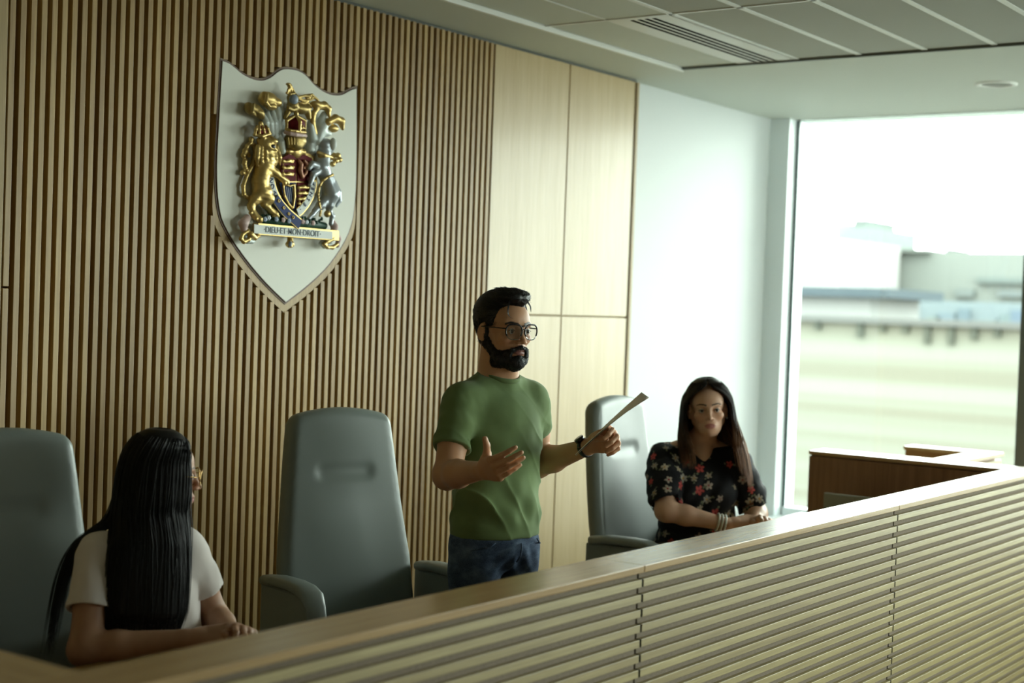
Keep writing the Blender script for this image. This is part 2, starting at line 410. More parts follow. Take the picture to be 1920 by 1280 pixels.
bm = bmesh.new(); bx(bm, GX1-.012, GX1+.004, GY0, GY1-.005, CZ+.0, CZ+.03); obj('edge_shadow', bm, M['mull'], ce)
# white linear air diffuser in the second row of tiles
v = empty('air_diffuser', 'white linear air diffuser with four black slots set in the ceiling tiles', 'air vent', ((XS[0]+XS[1])/2, (YS[1]+YS[2])/2, CZ+.012))
bm = bmesh.new(); hw = (XS[0]-XS[1])/2-.006; hy = .3025/2-.006
sy = [-.052, -.018, .016, .050]
ys = [-hy] + [a for s in sy for a in (s-.0085, s+.0085)] + [hy]
for i in range(0, len(ys), 2): bx(bm, -hw, hw, ys[i], ys[i+1], -.004, .006)
for s in sy: bx(bm, -hw, -hw+.03, s-.009, s+.009, -.0035, .006); bx(bm, hw-.02, hw, s-.009, s+.009, -.0035, .006)
obj('face_plate', bm, M['trail'], v)
for s in sy:
    bm = bmesh.new(); bx(bm, -hw+.03, hw-.02, s-.0084, s+.0084, -.0046, .02); obj('slot', bm, M['vent_seam_dark'], v)
# recessed downlight
d = empty('downlight', 'round recessed downlight with white trim ring, unlit, in the soffit by the window', 'ceiling light', (7.238, 2.384, CZ))
bm = bmesh.new(); prof = [(.068, .02), (.07, -.002), (.085, -.009), (.099, -.006), (.101, .0)]
rings = [[bm.verts.new((r*math.cos(2*PI*k/48), r*math.sin(2*PI*k/48), z)) for k in range(48)] for r, z in prof]
for i in range(len(rings)-1):
    for k in range(48): bm.faces.new((rings[i][k], rings[i][(k+1) % 48], rings[i+1][(k+1) % 48], rings[i+1][k]))
obj('trim_ring', bm, M['trail'], d, smooth=True)
bm = bmesh.new(); lathe(bm, [(.069, -.002), (.069, .0)], seg=40); obj('baffle', bm, mat('downlight_baffle', (.13, .14, .11), .4), d)

# windows
for i, (y0, y1) in enumerate(BAYS):
    w = empty('window_%d' % (i+1), None, None, (WX, (y0+y1)/2, .47)); w['kind'] = 'structure'
    h = (y1-y0)/2; Z1 = CZ-.47-.004
    bm = bmesh.new()
    if i: bx(bm, -.02, .06, h, h+.03, 0, Z1)
    bx(bm, -.02, .06, -h-.03, -h, 0, Z1)
    fb = bmesh.new(); bx(fb, -.02, .06, -h, h, 0, .05); obj('bottom_rail', fb, M['frame'], w)
    obj('window_frame', bm, M['mull'] if i else M['mull'], w)
    bm = bmesh.new(); bx(bm, -.002, .004, -h, h, .05, Z1); obj('window_pane', bm, M['glass'], w)
    bm = bmesh.new(); bx(bm, -.006, .01, h-.007, h+.011, .0, Z1); bx(bm, -.006, .01, -h, -h+.008, .05, Z1)
    obj('gasket', bm, M['gasket'], w)
for i, (x0, x1) in enumerate(FILL_BAYS):
    bm = bmesh.new(); bx(bm, x0, x1, -3.69, -3.685, .5, 2.8); struct('window_%d' % (6+i), bm, M['glass'])  # pane of the added window behind the camera, there for its light
bm = bmesh.new(); bx(bm, 7.93, 8.17, -3.3, 3.872, .44, .47); bx(bm, 7.93, 8.07, 3.872, 4.0, .44, .47); struct('trim_1', bm, M['frame'], bevel=.004)
rad = empty('sill_heater', 'white perimeter heater cover with dark grille under the window sill', 'heater', (8.05, .28, 0))
bm = bmesh.new(); bx(bm, -.10, .115, -3.5, 3.7, .0, .40); obj('cover', bm, M['frame'], rad, bevel=.004)
bm = bmesh.new(); bx(bm, -.104, -.09, -3.4, 3.6, .36, .395); obj('grille', bm, mat('heater_grille', (.05, .09, .07), .5), rad)

# ------------------------------------------------------------------ outline of the shield board (x, z on the wall)
SH = [(3.598,2.490),(3.640,2.485),(3.700,2.455),(3.775,2.446),(3.833,2.463),(3.880,2.491),(3.917,2.504),(3.990,2.508),(4.036,2.496),(4.080,2.464),(4.155,2.437),(4.228,2.444),(4.277,2.470),(4.317,2.488),
      (4.317,2.26),(4.312,2.10),(4.289,1.97),(4.187,1.842),(4.066,1.750),(3.936,1.665),(3.825,1.725),(3.707,1.805),(3.622,1.890),(3.588,1.955),(3.575,2.09),(3.588,2.28)]
def pxwall(u, v, y):
    d = _f + _r*((u-960)/FPX) - _u*((v-640)/FPX); return (d.x*y/d.y, CAMZ + d.z*y/d.y)
SHPX = [(417,113),(433,119),(457,141),(486,152),(506,147),(522,133),(534,128),(559,131),(575,141),(591,161),(616,177),(640,179),(656,169),(669,165),(669,283),(667.5,364),(660,429),(624,490),(583,531),(536,567),(498,531),(457,482),(425,433),(410.5,397),(405,324),(410.5,222)]
SH = [pxwall(u, v, 3.944) for u, v in SHPX]
def smooth_out(P, keep, it=2):
    for _ in range(it):
        Q = []; K = []
        n = len(P)
        for i in range(n):
            a, b = P[i], P[(i+1) % n]
            if i in keep: Q.append(a); K.append(len(Q)-1)
            else:
                Q.append((a[0]*.75+b[0]*.25, a[1]*.75+b[1]*.25)) if not Q or True else None
            if (i+1) % n in keep: Q.append(((a[0]+b[0])/2, (a[1]+b[1])/2))
            else: Q.append((a[0]*.25+b[0]*.75, a[1]*.25+b[1]*.75))
        P = Q; keep = set(K)
    return P
SHS = smooth_out(SH, {0, 13, 19})
def grow(P, d):
    out = []; n = len(P)
    for i in range(n):
        a = Vector(P[i-1]); b = Vector(P[i]); c = Vector(P[(i+1) % n])
        e1 = (b-a); e2 = (c-b)
        if e1.length < 1e-6 or e2.length < 1e-6: continue
        n1 = Vector((-e1.y, e1.x)).normalized(); n2 = Vector((-e2.y, e2.x)).normalized()
        nn = (n1+n2).normalized(); k = max(.6, nn.dot(n1))
        out.append(tuple(b + nn*d/k))
    return out
def grow_v(P, lo, hi):
    G = [grow(P, hi), grow(P, lo)]
    return [tuple(Vector(a)+(Vector(b)-Vector(a))*min(1, max(0, (a[1]-1.93)/.14))) for a, b in zip(*G)]
def cross_z(P, x):
    zs = []
    for i in range(len(P)):
        (x0, z0), (x1, z1) = P[i], P[(i+1) % len(P)]
        if (x0 <= x) != (x1 <= x): zs.append(z0+(z1-z0)*(x-x0)/(x1-x0))
    return sorted(zs)
# clockwise outline: outward normal is to the left
SHG = grow_v(SHS, .009, .034)
# slatted cladding
P_, X0_ = .0382, 2.793
sl = empty('slatted_wall_panel', 'tall oak slat cladding with dark gaps covering the wall behind the chairs', 'wall panel', (4.0, 4.0, 0))
bm = bmesh.new(); bx(bm, 2.778-4, 5.243-4, -.018, -.001, .0, CZ-.012); obj('backing_board', bm, M['backer'], sl)
bm = bmesh.new()
ZT = CZ-.014
for k in range(65):
    xr = X0_+P_*k; xl = xr-.0206; zs = sorted(cross_z(SHG, xr-.0103))
    if k == 0: segs = [(0, 1.67), (1.676, ZT)]
    elif len(zs) >= 2: segs = [(0, zs[0]), (zs[-1], ZT)]
    else: segs = [(0, ZT)]
    for a, b in segs: bx(bm, xl-4, xr-4, -.05, -.018, a, b)
s_ = obj('slats', bm, M['wall_slat'], sl, bevel=.0012)
for vm in ('wall_slat',):
    pass
# veneer panels
def vpanel(x0, x1, z0, z1, label, m='veneer', y0=3.95):
    o = empty('veneer_panel', label, 'wall panel', ((x0+x1)/2, 3.998, z0), 0)
    bm = bmesh.new(); bx(bm, x0-(x0+x1)/2, x1-(x0+x1)/2, y0-3.998, -.004, 0, z1-z0); me = obj('panel_face', bm, M[m], o, bevel=.002)
    return o
SZ = 1.629
vpanel(5.252, 5.841, SZ+.004, ZT, 'upper smooth light oak wall panel next to the slats')
vpanel(5.849, 6.438, SZ+.004, ZT, 'upper smooth light oak wall panel next to the white wall')
vpanel(5.252, 5.841, .0, SZ-.004, 'lower smooth light oak wall panel next to the slats, behind the standing man')
vpanel(5.849, 6.438, .0, SZ-.004, 'lower smooth light oak wall panel next to the white wall')
vpanel(-2.99, 2.766, .0, ZT, 'smooth oak wall panel at the far left end of the slats', 'veneer_edge')
bm = bmesh.new(); bx(bm, 5.252, 6.462, 3.968, 3.999, 0, ZT); bx(bm, 6.4465, 6.468, 3.944, 3.999, 0, ZT); struct('trim_2', bm, M['veneer_edge'])
bm = bmesh.new(); bx(bm, -2.99, 6.47, 3.965, 3.999, ZT, CZ); struct('trim_3', bm, M['mull'])
# shield board
sb = empty('shield_board', 'cream heraldic shield board with scalloped top and brown edge on the slatted wall', 'wall shield', (3.95, 3.98, 1.64))
rel = lambda P: [(x-3.95, z-1.64) for x, z in P]
bm = bmesh.new(); prism_y(bm, rel(grow_v(SHS, .008, .033)), -.0290, .0); obj('oak_border', bm, M['oak_band'], sb)
bm = bmesh.new(); prism_y(bm, rel(grow(SHS, .0065)), -.0315, -.029); obj('shadow_gap', bm, M['shieldedge'], sb)  # solid brown rim, coloured dark to read as the shaded gap
bm = bmesh.new(); prism_y(bm, rel(SHS), -.0345, -.022); obj('board_edge', bm, M['shieldedge'], sb)
bm = bmesh.new(); prism_y(bm, rel(grow(SHS, -.002)), -.036, -.0345); obj('board_face', bm, M['shieldw'], sb)
# ------------------------------------------------------------------ judges' bench
BT = 1.035; BY0, BY1 = 1.887, 2.030       # cap height, outer and inner edge
bench = empty('judge_bench', 'long oak judges bench faced with horizontal slats, pale ledge on top, running across the foreground', 'bench', (4.0, 1.95, 0))
def B(bm, x0, x1, y0, y1, z0, z1, mi=0): bx(bm, x0-4, x1-4, y0-1.95, y1-1.95, z0, z1, mi)
XB0, XB1 = 1.35, 6.68
SEAMS = [XB0, 3.208, 4.912, XB1]
YR0 = 2.30
for i in range(3):
    a, b = SEAMS[i]+(.0012 if i else 0), SEAMS[i+1]-(.0012 if i < 2 else 0)
    bm = bmesh.new(); 
    if i < 2: B(bm, a, b, BY0, BY1, BT-.018, BT)
    else:
        prism(bm, [(a-4, BY0-1.95), (b-4, BY0-1.95), (b-4, BY1-1.95+.0), (6.505-4, BY1-1.95), (a-4, BY1-1.95)], BT-.018, BT)
    obj('ledge_top', bm, M['cap'], bench, bevel=.0015)
    a, b = SEAMS[i]+(.0045 if i else 0), SEAMS[i+1]-(.0045 if i < 2 else 0)
    bm = bmesh.new(); B(bm, a, b, BY0+.019, BY0+.045, 0, BT-.019); obj('linen_backing', bm, M['fabric_back'], bench)
    bm = bmesh.new()
    z = BT-.018-.0175
    while z > .04:
        B(bm, a, b, BY0+.004, BY0+.0188, z-.0195, z); z -= .0382
    obj('slat_front', bm, M['bench_slat'], bench, bevel=.0008)
for i in (1, 2):
    bm = bmesh.new(); z = BT-.0355
    while z > .04: B(bm, SEAMS[i]-.0044, SEAMS[i]+.0044, BY0+.0050, BY0+.0187, z-.0195, z-.0002); z -= .0382
    obj('seam_shade_strip', bm, M['vent_seam_dark'], bench)  # solid black strips fill the seams, painting in their shade
bm = bmesh.new(); B(bm, XB0, XB1-.02, BY0+.046, BY1-.012, 0, BT-.019); obj('core_panel', bm, M['walnut'], bench)
bm = bmesh.new(); B(bm, XB1-.02, XB1-.004, BY0+.004, 2.95, 0, BT-.019); obj('end_panel', bm, M['veneer_edge'], bench)
# left and right returns towards the wall
for (x0, x1, y1) in ((1.43, 1.592, 3.4), (6.505, 6.68, 2.955)):
    bm = bmesh.new(); B(bm, x0, x1, BY1+.001, y1, BT-.018, BT); obj('return_ledge', bm, M['capy'], bench, bevel=.0015)
    bm = bmesh.new(); B(bm, x0+.02, x1-.02 if x0 < 3 else x1-.024, BY1, y1-.004, 0, BT-.019)
    obj('return_panel', bm, M['walnut'], bench)
bm = bmesh.new(); B(bm, 6.505, 6.524, BY1, 2.951, 0, BT-.024); obj('inner_panel', bm, M['walnut'], bench)
# desk surface behind the screen, scooped where the man stands
bm = bmesh.new()
P = [(1.60, 2.02), (6.50, 2.02), (6.50, 2.98), (5.0, 2.98), (4.75, 2.90), (4.55, 2.60), (4.35, 2.50), (3.35, 2.50), (3.15, 2.58), (3.02, 2.85), (2.85, 3.0), (1.60, 3.0)]
prism(bm, [(x-4, y-1.95) for x, y in P], .712, .74); obj('desk_top', bm, M['cap'], bench, bevel=.004)
# witness box beyond
wb = empty('witness_box', 'small oak witness box with pale ledge beyond the right end of the bench', 'witness box', (7.2, 2.4, 0))
def Wb(bm, x0, x1, y0, y1, z0, z1): bx(bm, x0-7.2, x1-7.2, y0-2.4, y1-2.4, z0, z1)
bm = bmesh.new(); prism(bm, [(6.69-7.2, 2.29-2.4), (7.318-7.2, 2.29-2.4), (7.318-7.2, 2.755-2.4), (7.19-7.2, 2.755-2.4), (7.19-7.2, 2.42-2.4), (6.69-7.2, 2.42-2.4)], BT-.018, BT); obj('ledge_top', bm, M['cap'], wb, bevel=.0015)
bm = bmesh.new(); Wb(bm, 6.69, 7.29, 2.325, 2.405, 0, BT-.019); Wb(bm, 7.205, 7.29, 2.405, 2.75, 0, BT-.019); obj('core_panel', bm, mat('witness_box_inner_oak', (.30, .15, .045), .5), wb)
bm = bmesh.new(); z = BT-.0355
while z > .04: Wb(bm, 6.69, 7.31, 2.30, 2.324, z-.0215, z); z -= .0382
obj('slat_front', bm, M['bench_slat'], wb)
# grey box at the foot of the inner brown panel
mo = empty('desk_monitor', 'back of a low grey monitor in front of the brown end panel of the bench', 'monitor', (6.30, 2.62, .74))
bm = bmesh.new(); bx(bm, .0, .02, -.16, .16, -.0, .13); obj('screen_back', bm, mat('grey_monitor', (.24, .25, .21), .5), mo, bevel=.004)
bm = bmesh.new(); bx(bm, -.06, .08, -.08, .08, -.0, .008); obj('stand_foot', bm, M['blackp'], mo, bevel=.003)
# ------------------------------------------------------------------ high-backed grey leather chairs
def chair_parts():
    b = Body()
    # local: front -Y, back centre line at y=.06, slightly reclined ; z above floor
    b.box((0, 0, .86), (.235, .043, .475), .042, .0, rot=(R(-10), 0, 0))
    def shape(P, d):
        q = P-np.array([0, 0, .86]); zz = q[:, 2]/.475
        w = np.interp(zz, [-1, -.75, -.4, -.1, .3, .7, 1.0], [.96, 1.05, 1.10, 1.09, .99, .90, .82])
        # re-evaluate a rounded box whose width follows the height
        t = R(-10); y = q[:, 1]*math.cos(t)+q[:, 2]*math.sin(t); z = -q[:, 1]*math.sin(t)+q[:, 2]*math.cos(t)
        y = y-.02*np.cos(zz*1.6)                       # lumbar bow
        y = y+.10*(q[:, 0]**2)*1.4                     # slight wrap of the sides
        top = .03*(q[:, 0]/.2)**2*(zz > 0)             # crowned top edge
        zt = z+top
        g = np.stack([np.abs(q[:, 0])/w-.235+.036, np.abs(y)-.001, np.abs(zt)-.475+.036], 1)
        # flatter face: superellipse profile in thickness
        gg = np.maximum(g, 0); e = np.linalg.norm(gg, axis=1)+np.minimum(g.max(1), 0)-.036
        return e*.9
    b.fn(shape)
    b.p[0] = ('b', 'u', 0, np.array([0, 0, .86]), .60, b.p[0][5])
    b.cone((-.085, .004, 1.115), (.085, .004, 1.115), .006, .006, .040, 's')
    b.cone((-.088, .016, 1.113), (.088, .016, 1.113), .0085, .0085, .003, 's')
    P, F = b.mesh(.0075); P = lap(P, F, 2); back = np_mesh('backrest', P, F)
    s = Body(); s.box((0, -.22, .45), (.255, .21, .055), .045, 0); s.fn(lambda P, d: d+.004*np.cos(P[:, 0]*9)*0)
    P, F = s.mesh(.01); P = lap(P, F, 2); seat = np_mesh('seat', P, F)
    return back, seat
_cb, _cs = chair_parts()
AZ = .12
def arm_bm(s):
    bm = bmesh.new()
    # pad: flattened bar running forward, bending down at the front to the seat
    path = [(0, -.02, .655), (0, -.10, .665), (0, -.20, .668), (0, -.265, .664), (0, -.305, .650), (0, -.332, .620), (0, -.345, .57), (0, -.350, .50), (0, -.350, .43)]
    rings = []
    for i, p in enumerate(path):
        a = Vector(path[max(i-1, 0)]); c = Vector(path[min(i+1, len(path)-1)]); t = (c-a).normalized(); nrm = Vector((0, -t.z, t.y)); nrm.normalize()
        w = .042 if i < 5 else .036; th = .017 if i < 5 else .012
        if i == 0: w *= .8
        ring = []
        for k in range(16):
            an = 2*PI*k/16; cx = math.copysign(abs(math.cos(an))**.6, math.cos(an))*w; cz = math.copysign(abs(math.sin(an))**.8, math.sin(an))*th
            ring.append(bm.verts.new(Vector(p)+Vector((cx, 0, AZ if p[2] > .5 else 0))+nrm*cz+Vector((s*.30, 0, 0))))
        rings.append(ring)
    for i in range(len(rings)-1):
        for k in range(16):
            f = bm.faces.new((rings[i][k], rings[i][(k+1) % 16], rings[i+1][(k+1) % 16], rings[i+1][k])); f.smooth = True
    bm.faces.new(rings[0]); bm.faces.new(rings[-1][::-1]); return bm
def panel_bm(s):
    bm = bmesh.new(); x = s*.30
    pts = [(.0, .645+AZ), (-.26, .650+AZ), (-.298, .635+AZ), (-.322, .60+AZ), (-.334, .44), (-.334, .40), (0.0, .40)]
    a = [bm.verts.new((x-.018, y, z)) for y, z in pts]; c = [bm.verts.new((x+.018, y, z)) for y, z in pts]; n = len(pts)
    bm.faces.new(a); bm.faces.new(c[::-1])
    for i in range(n): bm.faces.new((a[i], c[i], c[(i+1) % n], a[(i+1) % n]))
    return bm
_arm = {}
def make_chair(loc, rz, label, first):
    c = empty('executive_chair', label, 'chair', loc, rz, None)
    if first is None:
        link_mesh('backrest', _cb, M['leather'], c, True); link_mesh('seat', _cs, M['leather'], c, True)
        for s in (-1, 1):
            a = obj('armrest', arm_bm(s), M['leather'], c, True)
            p = obj('side_panel', panel_bm(s), M['leather'], a, False, bevel=.008)
        bm = bmesh.new(); tube(bm, [(0, -.2, .11), (0, -.2, .40)], .028, 16); obj('gas_lift', bm, M['blackp'], c, True)
        bm = bmesh.new()
        for k in range(5):
            an = 2*PI*k/5+.3; tube(bm, [(0, -.2, .11), (.30*math.cos(an), -.2+.30*math.sin(an), .075)], [.03, .016], 10)
        obj('star_base', bm, M['chrome'], c)
        for k in range(5):
            an = 2*PI*k/5+.3; bm = bmesh.new(); x, y = .30*math.cos(an), -.2+.30*math.sin(an)
            tube(bm, [(x-.022, y, .029), (x+.022, y, .029)], .029, 16); obj('caster', bm, M['blackp'], c)
    else:
        for ch in list(first.children):
            k = ch.copy(); COL.objects.link(k); k.parent = c
            for g in ch.children: h = g.copy(); COL.objects.link(h); h.parent = k
    return c
ch1 = make_chair((3.745, 3.38, -.025), R(-17), 'empty grey leather high-backed chair in the middle, between the long-haired woman and the standing man', None)
ch2 = make_chair((2.42, 3.40, -.035), R(-16), 'grey leather high-backed chair at the left edge behind the woman with long straight black hair', ch1)
ch3 = make_chair((5.19, 3.15, -.01), R(2), 'grey leather high-backed chair holding the woman in the floral blouse, by the white wall', ch1)
# ------------------------------------------------------------------ outside the window
def box_at(name, label, cat, u0, u1, v0, v1, X, depth, col, zb=None, extra=None):
    """building whose window-side face lies on the plane x = X"""
    def hit(u, v):
        d = _f + _r*((u-960)/FPX) - _u*((v-640)/FPX); k = X/d.x; return d.y*k, CAMZ+d.z*k
    ya, zt = hit(u0, v0); yb, _ = hit(u1, v0); _, z0 = hit((u0+u1)/2, v1)
    y0, y1 = min(ya, yb), max(ya, yb); z0 = z0 if zb is None else zb
    return y0, y1, z0, zt
def hazy(name, col): return mat(name, tuple(c*.205 for c in col), .9, spec=.1)  # pale colours stand in for haze, all dimmed under the bright sky
GZ = -9.0
def bld(name, label, cat, y0, y1, z0, z1, X, dep, col):
    o = empty(name, label, cat, (X, (y0+y1)/2, z0)); h = (y1-y0)/2
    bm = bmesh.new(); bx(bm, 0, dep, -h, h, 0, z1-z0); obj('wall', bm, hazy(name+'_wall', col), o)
    return o, h, z1-z0
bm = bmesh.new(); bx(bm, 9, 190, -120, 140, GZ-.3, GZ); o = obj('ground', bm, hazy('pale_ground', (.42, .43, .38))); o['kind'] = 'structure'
# beige hall with horizontal siding
X = 42
y0, y1, z0, z1 = box_at('', '', '', 1480, 1930, 600, 900, X, 10, None, zb=GZ)
y0 -= 14; y1 += 10
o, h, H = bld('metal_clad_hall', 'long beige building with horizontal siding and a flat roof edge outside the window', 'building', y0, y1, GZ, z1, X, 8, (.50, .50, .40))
m = o.children[0].active_material
tc = N(m, 'ShaderNodeTexCoord'); sp = N(m, 'ShaderNodeSeparateXYZ'); L(m, tc.outputs['Object'], sp.inputs[0])
nz = N(m, 'ShaderNodeTexNoise', noise_dimensions='1D'); nz.inputs['Scale'].default_value = 1.6; nz.inputs['Detail'].default_value = 3; L(m, sp.outputs[2], nz.inputs['W'])
L(m, ramp(m, nz.outputs['Fac'], [(.35, (.094, .092, .074)), (.5, (.106, .109, .090)), (.65, (.118, .121, .105))]), m.node_tree.nodes['Principled BSDF'].inputs['Base Color'])
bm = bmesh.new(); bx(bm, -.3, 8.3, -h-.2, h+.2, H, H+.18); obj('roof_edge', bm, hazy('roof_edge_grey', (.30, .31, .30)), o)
for i, u in enumerate([1535, 1615, 1657, 1700, 1741, 1786, 1829, 1872]):
    d = _f + _r*((u-960)/FPX) - _u*((620-640)/FPX); yy = d.y*X/d.x
    ln = [.25, .42, .25, .25, .52, .52, .35, .25][i]
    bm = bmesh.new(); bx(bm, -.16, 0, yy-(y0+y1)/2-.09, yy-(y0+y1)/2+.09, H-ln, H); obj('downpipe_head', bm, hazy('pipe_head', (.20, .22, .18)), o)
# white flat-roofed unit standing behind
y0, y1, z0, z1 = box_at('', '', '', 1420, 1632, 552, 600, 52, 5, None)
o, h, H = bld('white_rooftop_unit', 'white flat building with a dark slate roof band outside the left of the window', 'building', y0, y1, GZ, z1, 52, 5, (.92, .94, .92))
_, _, _, zz = box_at('', '', '', 1420, 1655, 535, 600, 52, 5, None)
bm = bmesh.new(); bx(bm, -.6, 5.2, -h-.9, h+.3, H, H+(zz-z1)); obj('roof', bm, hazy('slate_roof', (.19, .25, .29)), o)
# bluish glazed range
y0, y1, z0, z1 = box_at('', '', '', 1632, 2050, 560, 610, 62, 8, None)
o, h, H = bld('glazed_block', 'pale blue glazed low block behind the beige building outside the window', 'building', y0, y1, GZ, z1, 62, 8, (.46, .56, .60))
for i in range(12):
    yy = -h+2*h*(i+.5)/12
    bm = bmesh.new(); bx(bm, -.15, 0, yy-h/30*(1+(i*7 % 3)), yy+h/40*(1+(i*5 % 4)), .5, H-.3-(i % 3)*.2); obj('window', bm, hazy('blue_pane', (.34+.05*(i % 3), .45+.05*(i % 3), .52+.05*(i % 2))), o)
# large pale block with rooftop plant
y0, y1, z0, z1 = box_at('', '', '', 1575, 2100, 470, 600, 90, 20, None)
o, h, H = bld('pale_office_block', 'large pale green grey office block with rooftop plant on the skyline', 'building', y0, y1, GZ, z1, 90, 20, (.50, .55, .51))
def rel_y(u, X): d = _f + _r*((u-960)/FPX); return d.y*X/d.x
cy = (y0+y1)/2
def zat(u, v, X): d = _f + _r*((u-960)/FPX) - _u*((v-640)/FPX); return CAMZ+d.z*X/d.x
def addbox(nm, u0, u1, v0, v1, col, dx=-.5, dep=6):
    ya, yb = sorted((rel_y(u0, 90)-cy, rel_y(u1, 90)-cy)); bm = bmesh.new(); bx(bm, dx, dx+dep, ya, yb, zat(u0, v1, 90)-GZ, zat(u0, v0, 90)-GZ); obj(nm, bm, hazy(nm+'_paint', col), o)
addbox('plant_room', 1575, 1625, 426, 466, (.52, .60, .58), -.2, 8)
addbox('water_tank', 1568, 1592, 407, 440, (.40, .47, .44), 2, 5)
addbox('cooling_unit', 1548, 1572, 417, 448, (.62, .68, .66), 1, 5)
addbox('chimney', 1754, 1768, 464, 476, (.36, .42, .38), 1, 3)
addbox('parapet', 1660, 1740, 467, 473, (.40, .45, .41), -.6, 3)
addbox('shade_band', 1830, 2060, 519, 530, (.38, .45, .43), -.4, .4)
addbox('window', 1790, 1825, 542, 556, (.40, .46, .45), -.4, .4)
addbox('window', 1870, 1925, 545, 556, (.38, .44, .44), -.4, .4)
# bright white block
y0, y1, z0, z1 = box_at('', '', '', 1400, 1578, 447, 540, 80, 12, None)
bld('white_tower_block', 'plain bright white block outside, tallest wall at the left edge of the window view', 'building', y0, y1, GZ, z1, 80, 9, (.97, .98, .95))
# ------------------------------------------------------------------ people
def skinmat(name, rough=.5):
    m = mat(name, (.4, .2, .1), rough, attr='Col', spec=.4)
    b = m.node_tree.nodes['Principled BSDF']; b.inputs['Subsurface Weight'].default_value = .12
    b.inputs['Subsurface Radius'].default_value = (.012, .005, .003); b.inputs['Subsurface Scale'].default_value = .6
    bump(m, noise(m, coords(m), 220, 4), .10, .0015); return m
M['skin_m'] = skinmat('brown_skin'); M['skin_f'] = skinmat('light_brown_skin', .48); M['skin_l'] = skinmat('warm_skin', .5)
M['hair_black'] = mat('black_hair', (.010, .009, .009), .42, spec=.5)
M['hair_attr'] = mat('long_hair', (.02, .012, .008), .5, attr='Col', spec=.35)
M['eye'] = mat('eyeball', (.8, .8, .8), .12, attr='Col', coat=.5)
M['lash'] = mat('lash_black', (.008, .006, .005), .6)
GLM = glass_mat('spectacle_lens', (.93, .95, .96), .06)
GL2 = glass_mat('clear_rim', (.72, .76, .74), .35)

def head_prims(B, T, f=0):
    """f=0 man, 1 woman.  local frame: z=0 eye line, face -Y"""
    B.push(T)
    B.ell((0, .018, .030), (.073, .090, .080), 0)
    B.ell((0, -.044, .030), (.058, .044, .050), .02)
    B.ell((0, -.038, -.038), (.053-.003*f, .050, .060), .02)
    for s in (-1, 1):
        B.cone((s*(.050-.004*f), .000, -.052), (s*(.020-.004*f), -.060, -.097+.004*f), .017, .015, .026)
        B.cone((s*.058, .005, -.02), (s*(.050-.003*f), .000, -.055), .016, .017, .02)
        B.ell((s*.040, -.060, -.026), (.021, .020, .017), .016)
    B.ell((0, -.070, -.096+.004*f), (.020-.003*f, .019, .016), .014)
    B.ell((0, -.035, -.075), (.042, .046, .030), .02)
    B.ell((0, -.072, -.066), (.029, .021, .026), .012)
    for s in (-1, 1):
        B.cone((s*.012, -.083, .014-.001*f), (s*.044, -.070, .017), .0085-.002*f, .0075-.002*f, .014)
        B.ell((s*.031, -.093, -.002), (.019, .014, .0125), .012, 's')
        B.ell((s*.031, -.0735, -.003), (.0150, .0125, .0120), .005)
        B.ell((s*.031, -.0885, -.0030), (.0138, .009, .0046+.0010*f), .0015, 's')
    B.cone((0, -.084, .010), (0, -.104, -.028), .0068, .0078, .012)
    B.ell((0, -.107, -.033), (.0098, .0098, .0088), .006)
    for s in (-1, 1):
        B.ell((s*.0125, -.097, -.037), (.0072, .0095, .0066), .004)
        B.ell((s*.0062, -.101, -.0425), (.0036, .0055, .0032), .0015, 's')
    B.ell((0, -.0905, -.0615), (.0215+.001*f, .0085, .0048+.0008*f), .006)
    B.ell((0, -.0885, -.0720), (.0185+.001*f, .0095, .0062+.0008*f), .006)
    for s in (-1, 1): B.cone((0, -.1003, -.0670), (s*.0215, -.0900, -.0655), .0016, .0012, .0022, 's')
    for s in (-1, 1):     # ears
        B.ell((s*.0765, .012, -.012), (.0065, .0175, .030), .005, rot=(R(12), 0, s*R(-18)))
        B.ell((s*.0850, .008, -.007), (.0075, .0115, .021), .002, 's', rot=(R(12), 0, s*R(-18)))
        B.ell((s*.0770, .004, -.036), (.0055, .008, .008), .006)
        B.ell((s*.0785, -.001, -.012), (.004, .004, .006), .004)
    B.pop()
def head_col(T, base, lips, f=0, brow=(.01, .008, .006), lipsz=1.0):
    Ti = np.linalg.inv(T)
    def c(P):
        q = P@Ti[:3, :3].T+Ti[:3, 3]; x, y, z = q[:, 0], q[:, 1], q[:, 2]; ax = np.abs(x)
        C = np.tile(np.array(base, float), (len(P), 1)); C *= (1+.07*vnoise(P, 55, 3))[:, None]
        def mixin(w, col):
            w = np.clip(w, 0, 1)[:, None]; C[:] = C*(1-w)+np.array(col)*w
        front = (y < -.03)
        ck = np.exp(-((ax-.042)**2/.0003+(z+.035)**2/.0004))*front*.22; mixin(ck, (base[0]*1.15, base[1]*.82, base[2]*.75))
        ns = np.exp(-(x**2/.0002+(z+.035)**2/.0002))*(y < -.09)*.2; mixin(ns, (base[0]*1.1, base[1]*.85, base[2]*.8))
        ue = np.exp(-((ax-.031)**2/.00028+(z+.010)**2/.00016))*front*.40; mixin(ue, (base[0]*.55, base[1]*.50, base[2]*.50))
        lp = 1.15-np.sqrt((x/(.0232*lipsz))**2+((z+.0668)/((.0108+.0003*f)*lipsz**1.5))**2); mixin(lp*6*(y < -.07), lips)
        arch = .0160+.0045*np.clip((ax-.012)/.022, 0, 1)-.32*np.clip(ax-.037, 0, 1)
        b = 1-np.abs(z-arch-.0035)/(.0052-.0018*f-.0018*np.clip((ax-.03)/.02, 0, 1)); mixin(b*3*((ax > .011) & (ax < .052) & front)*.9, brow)
        return C
    return c
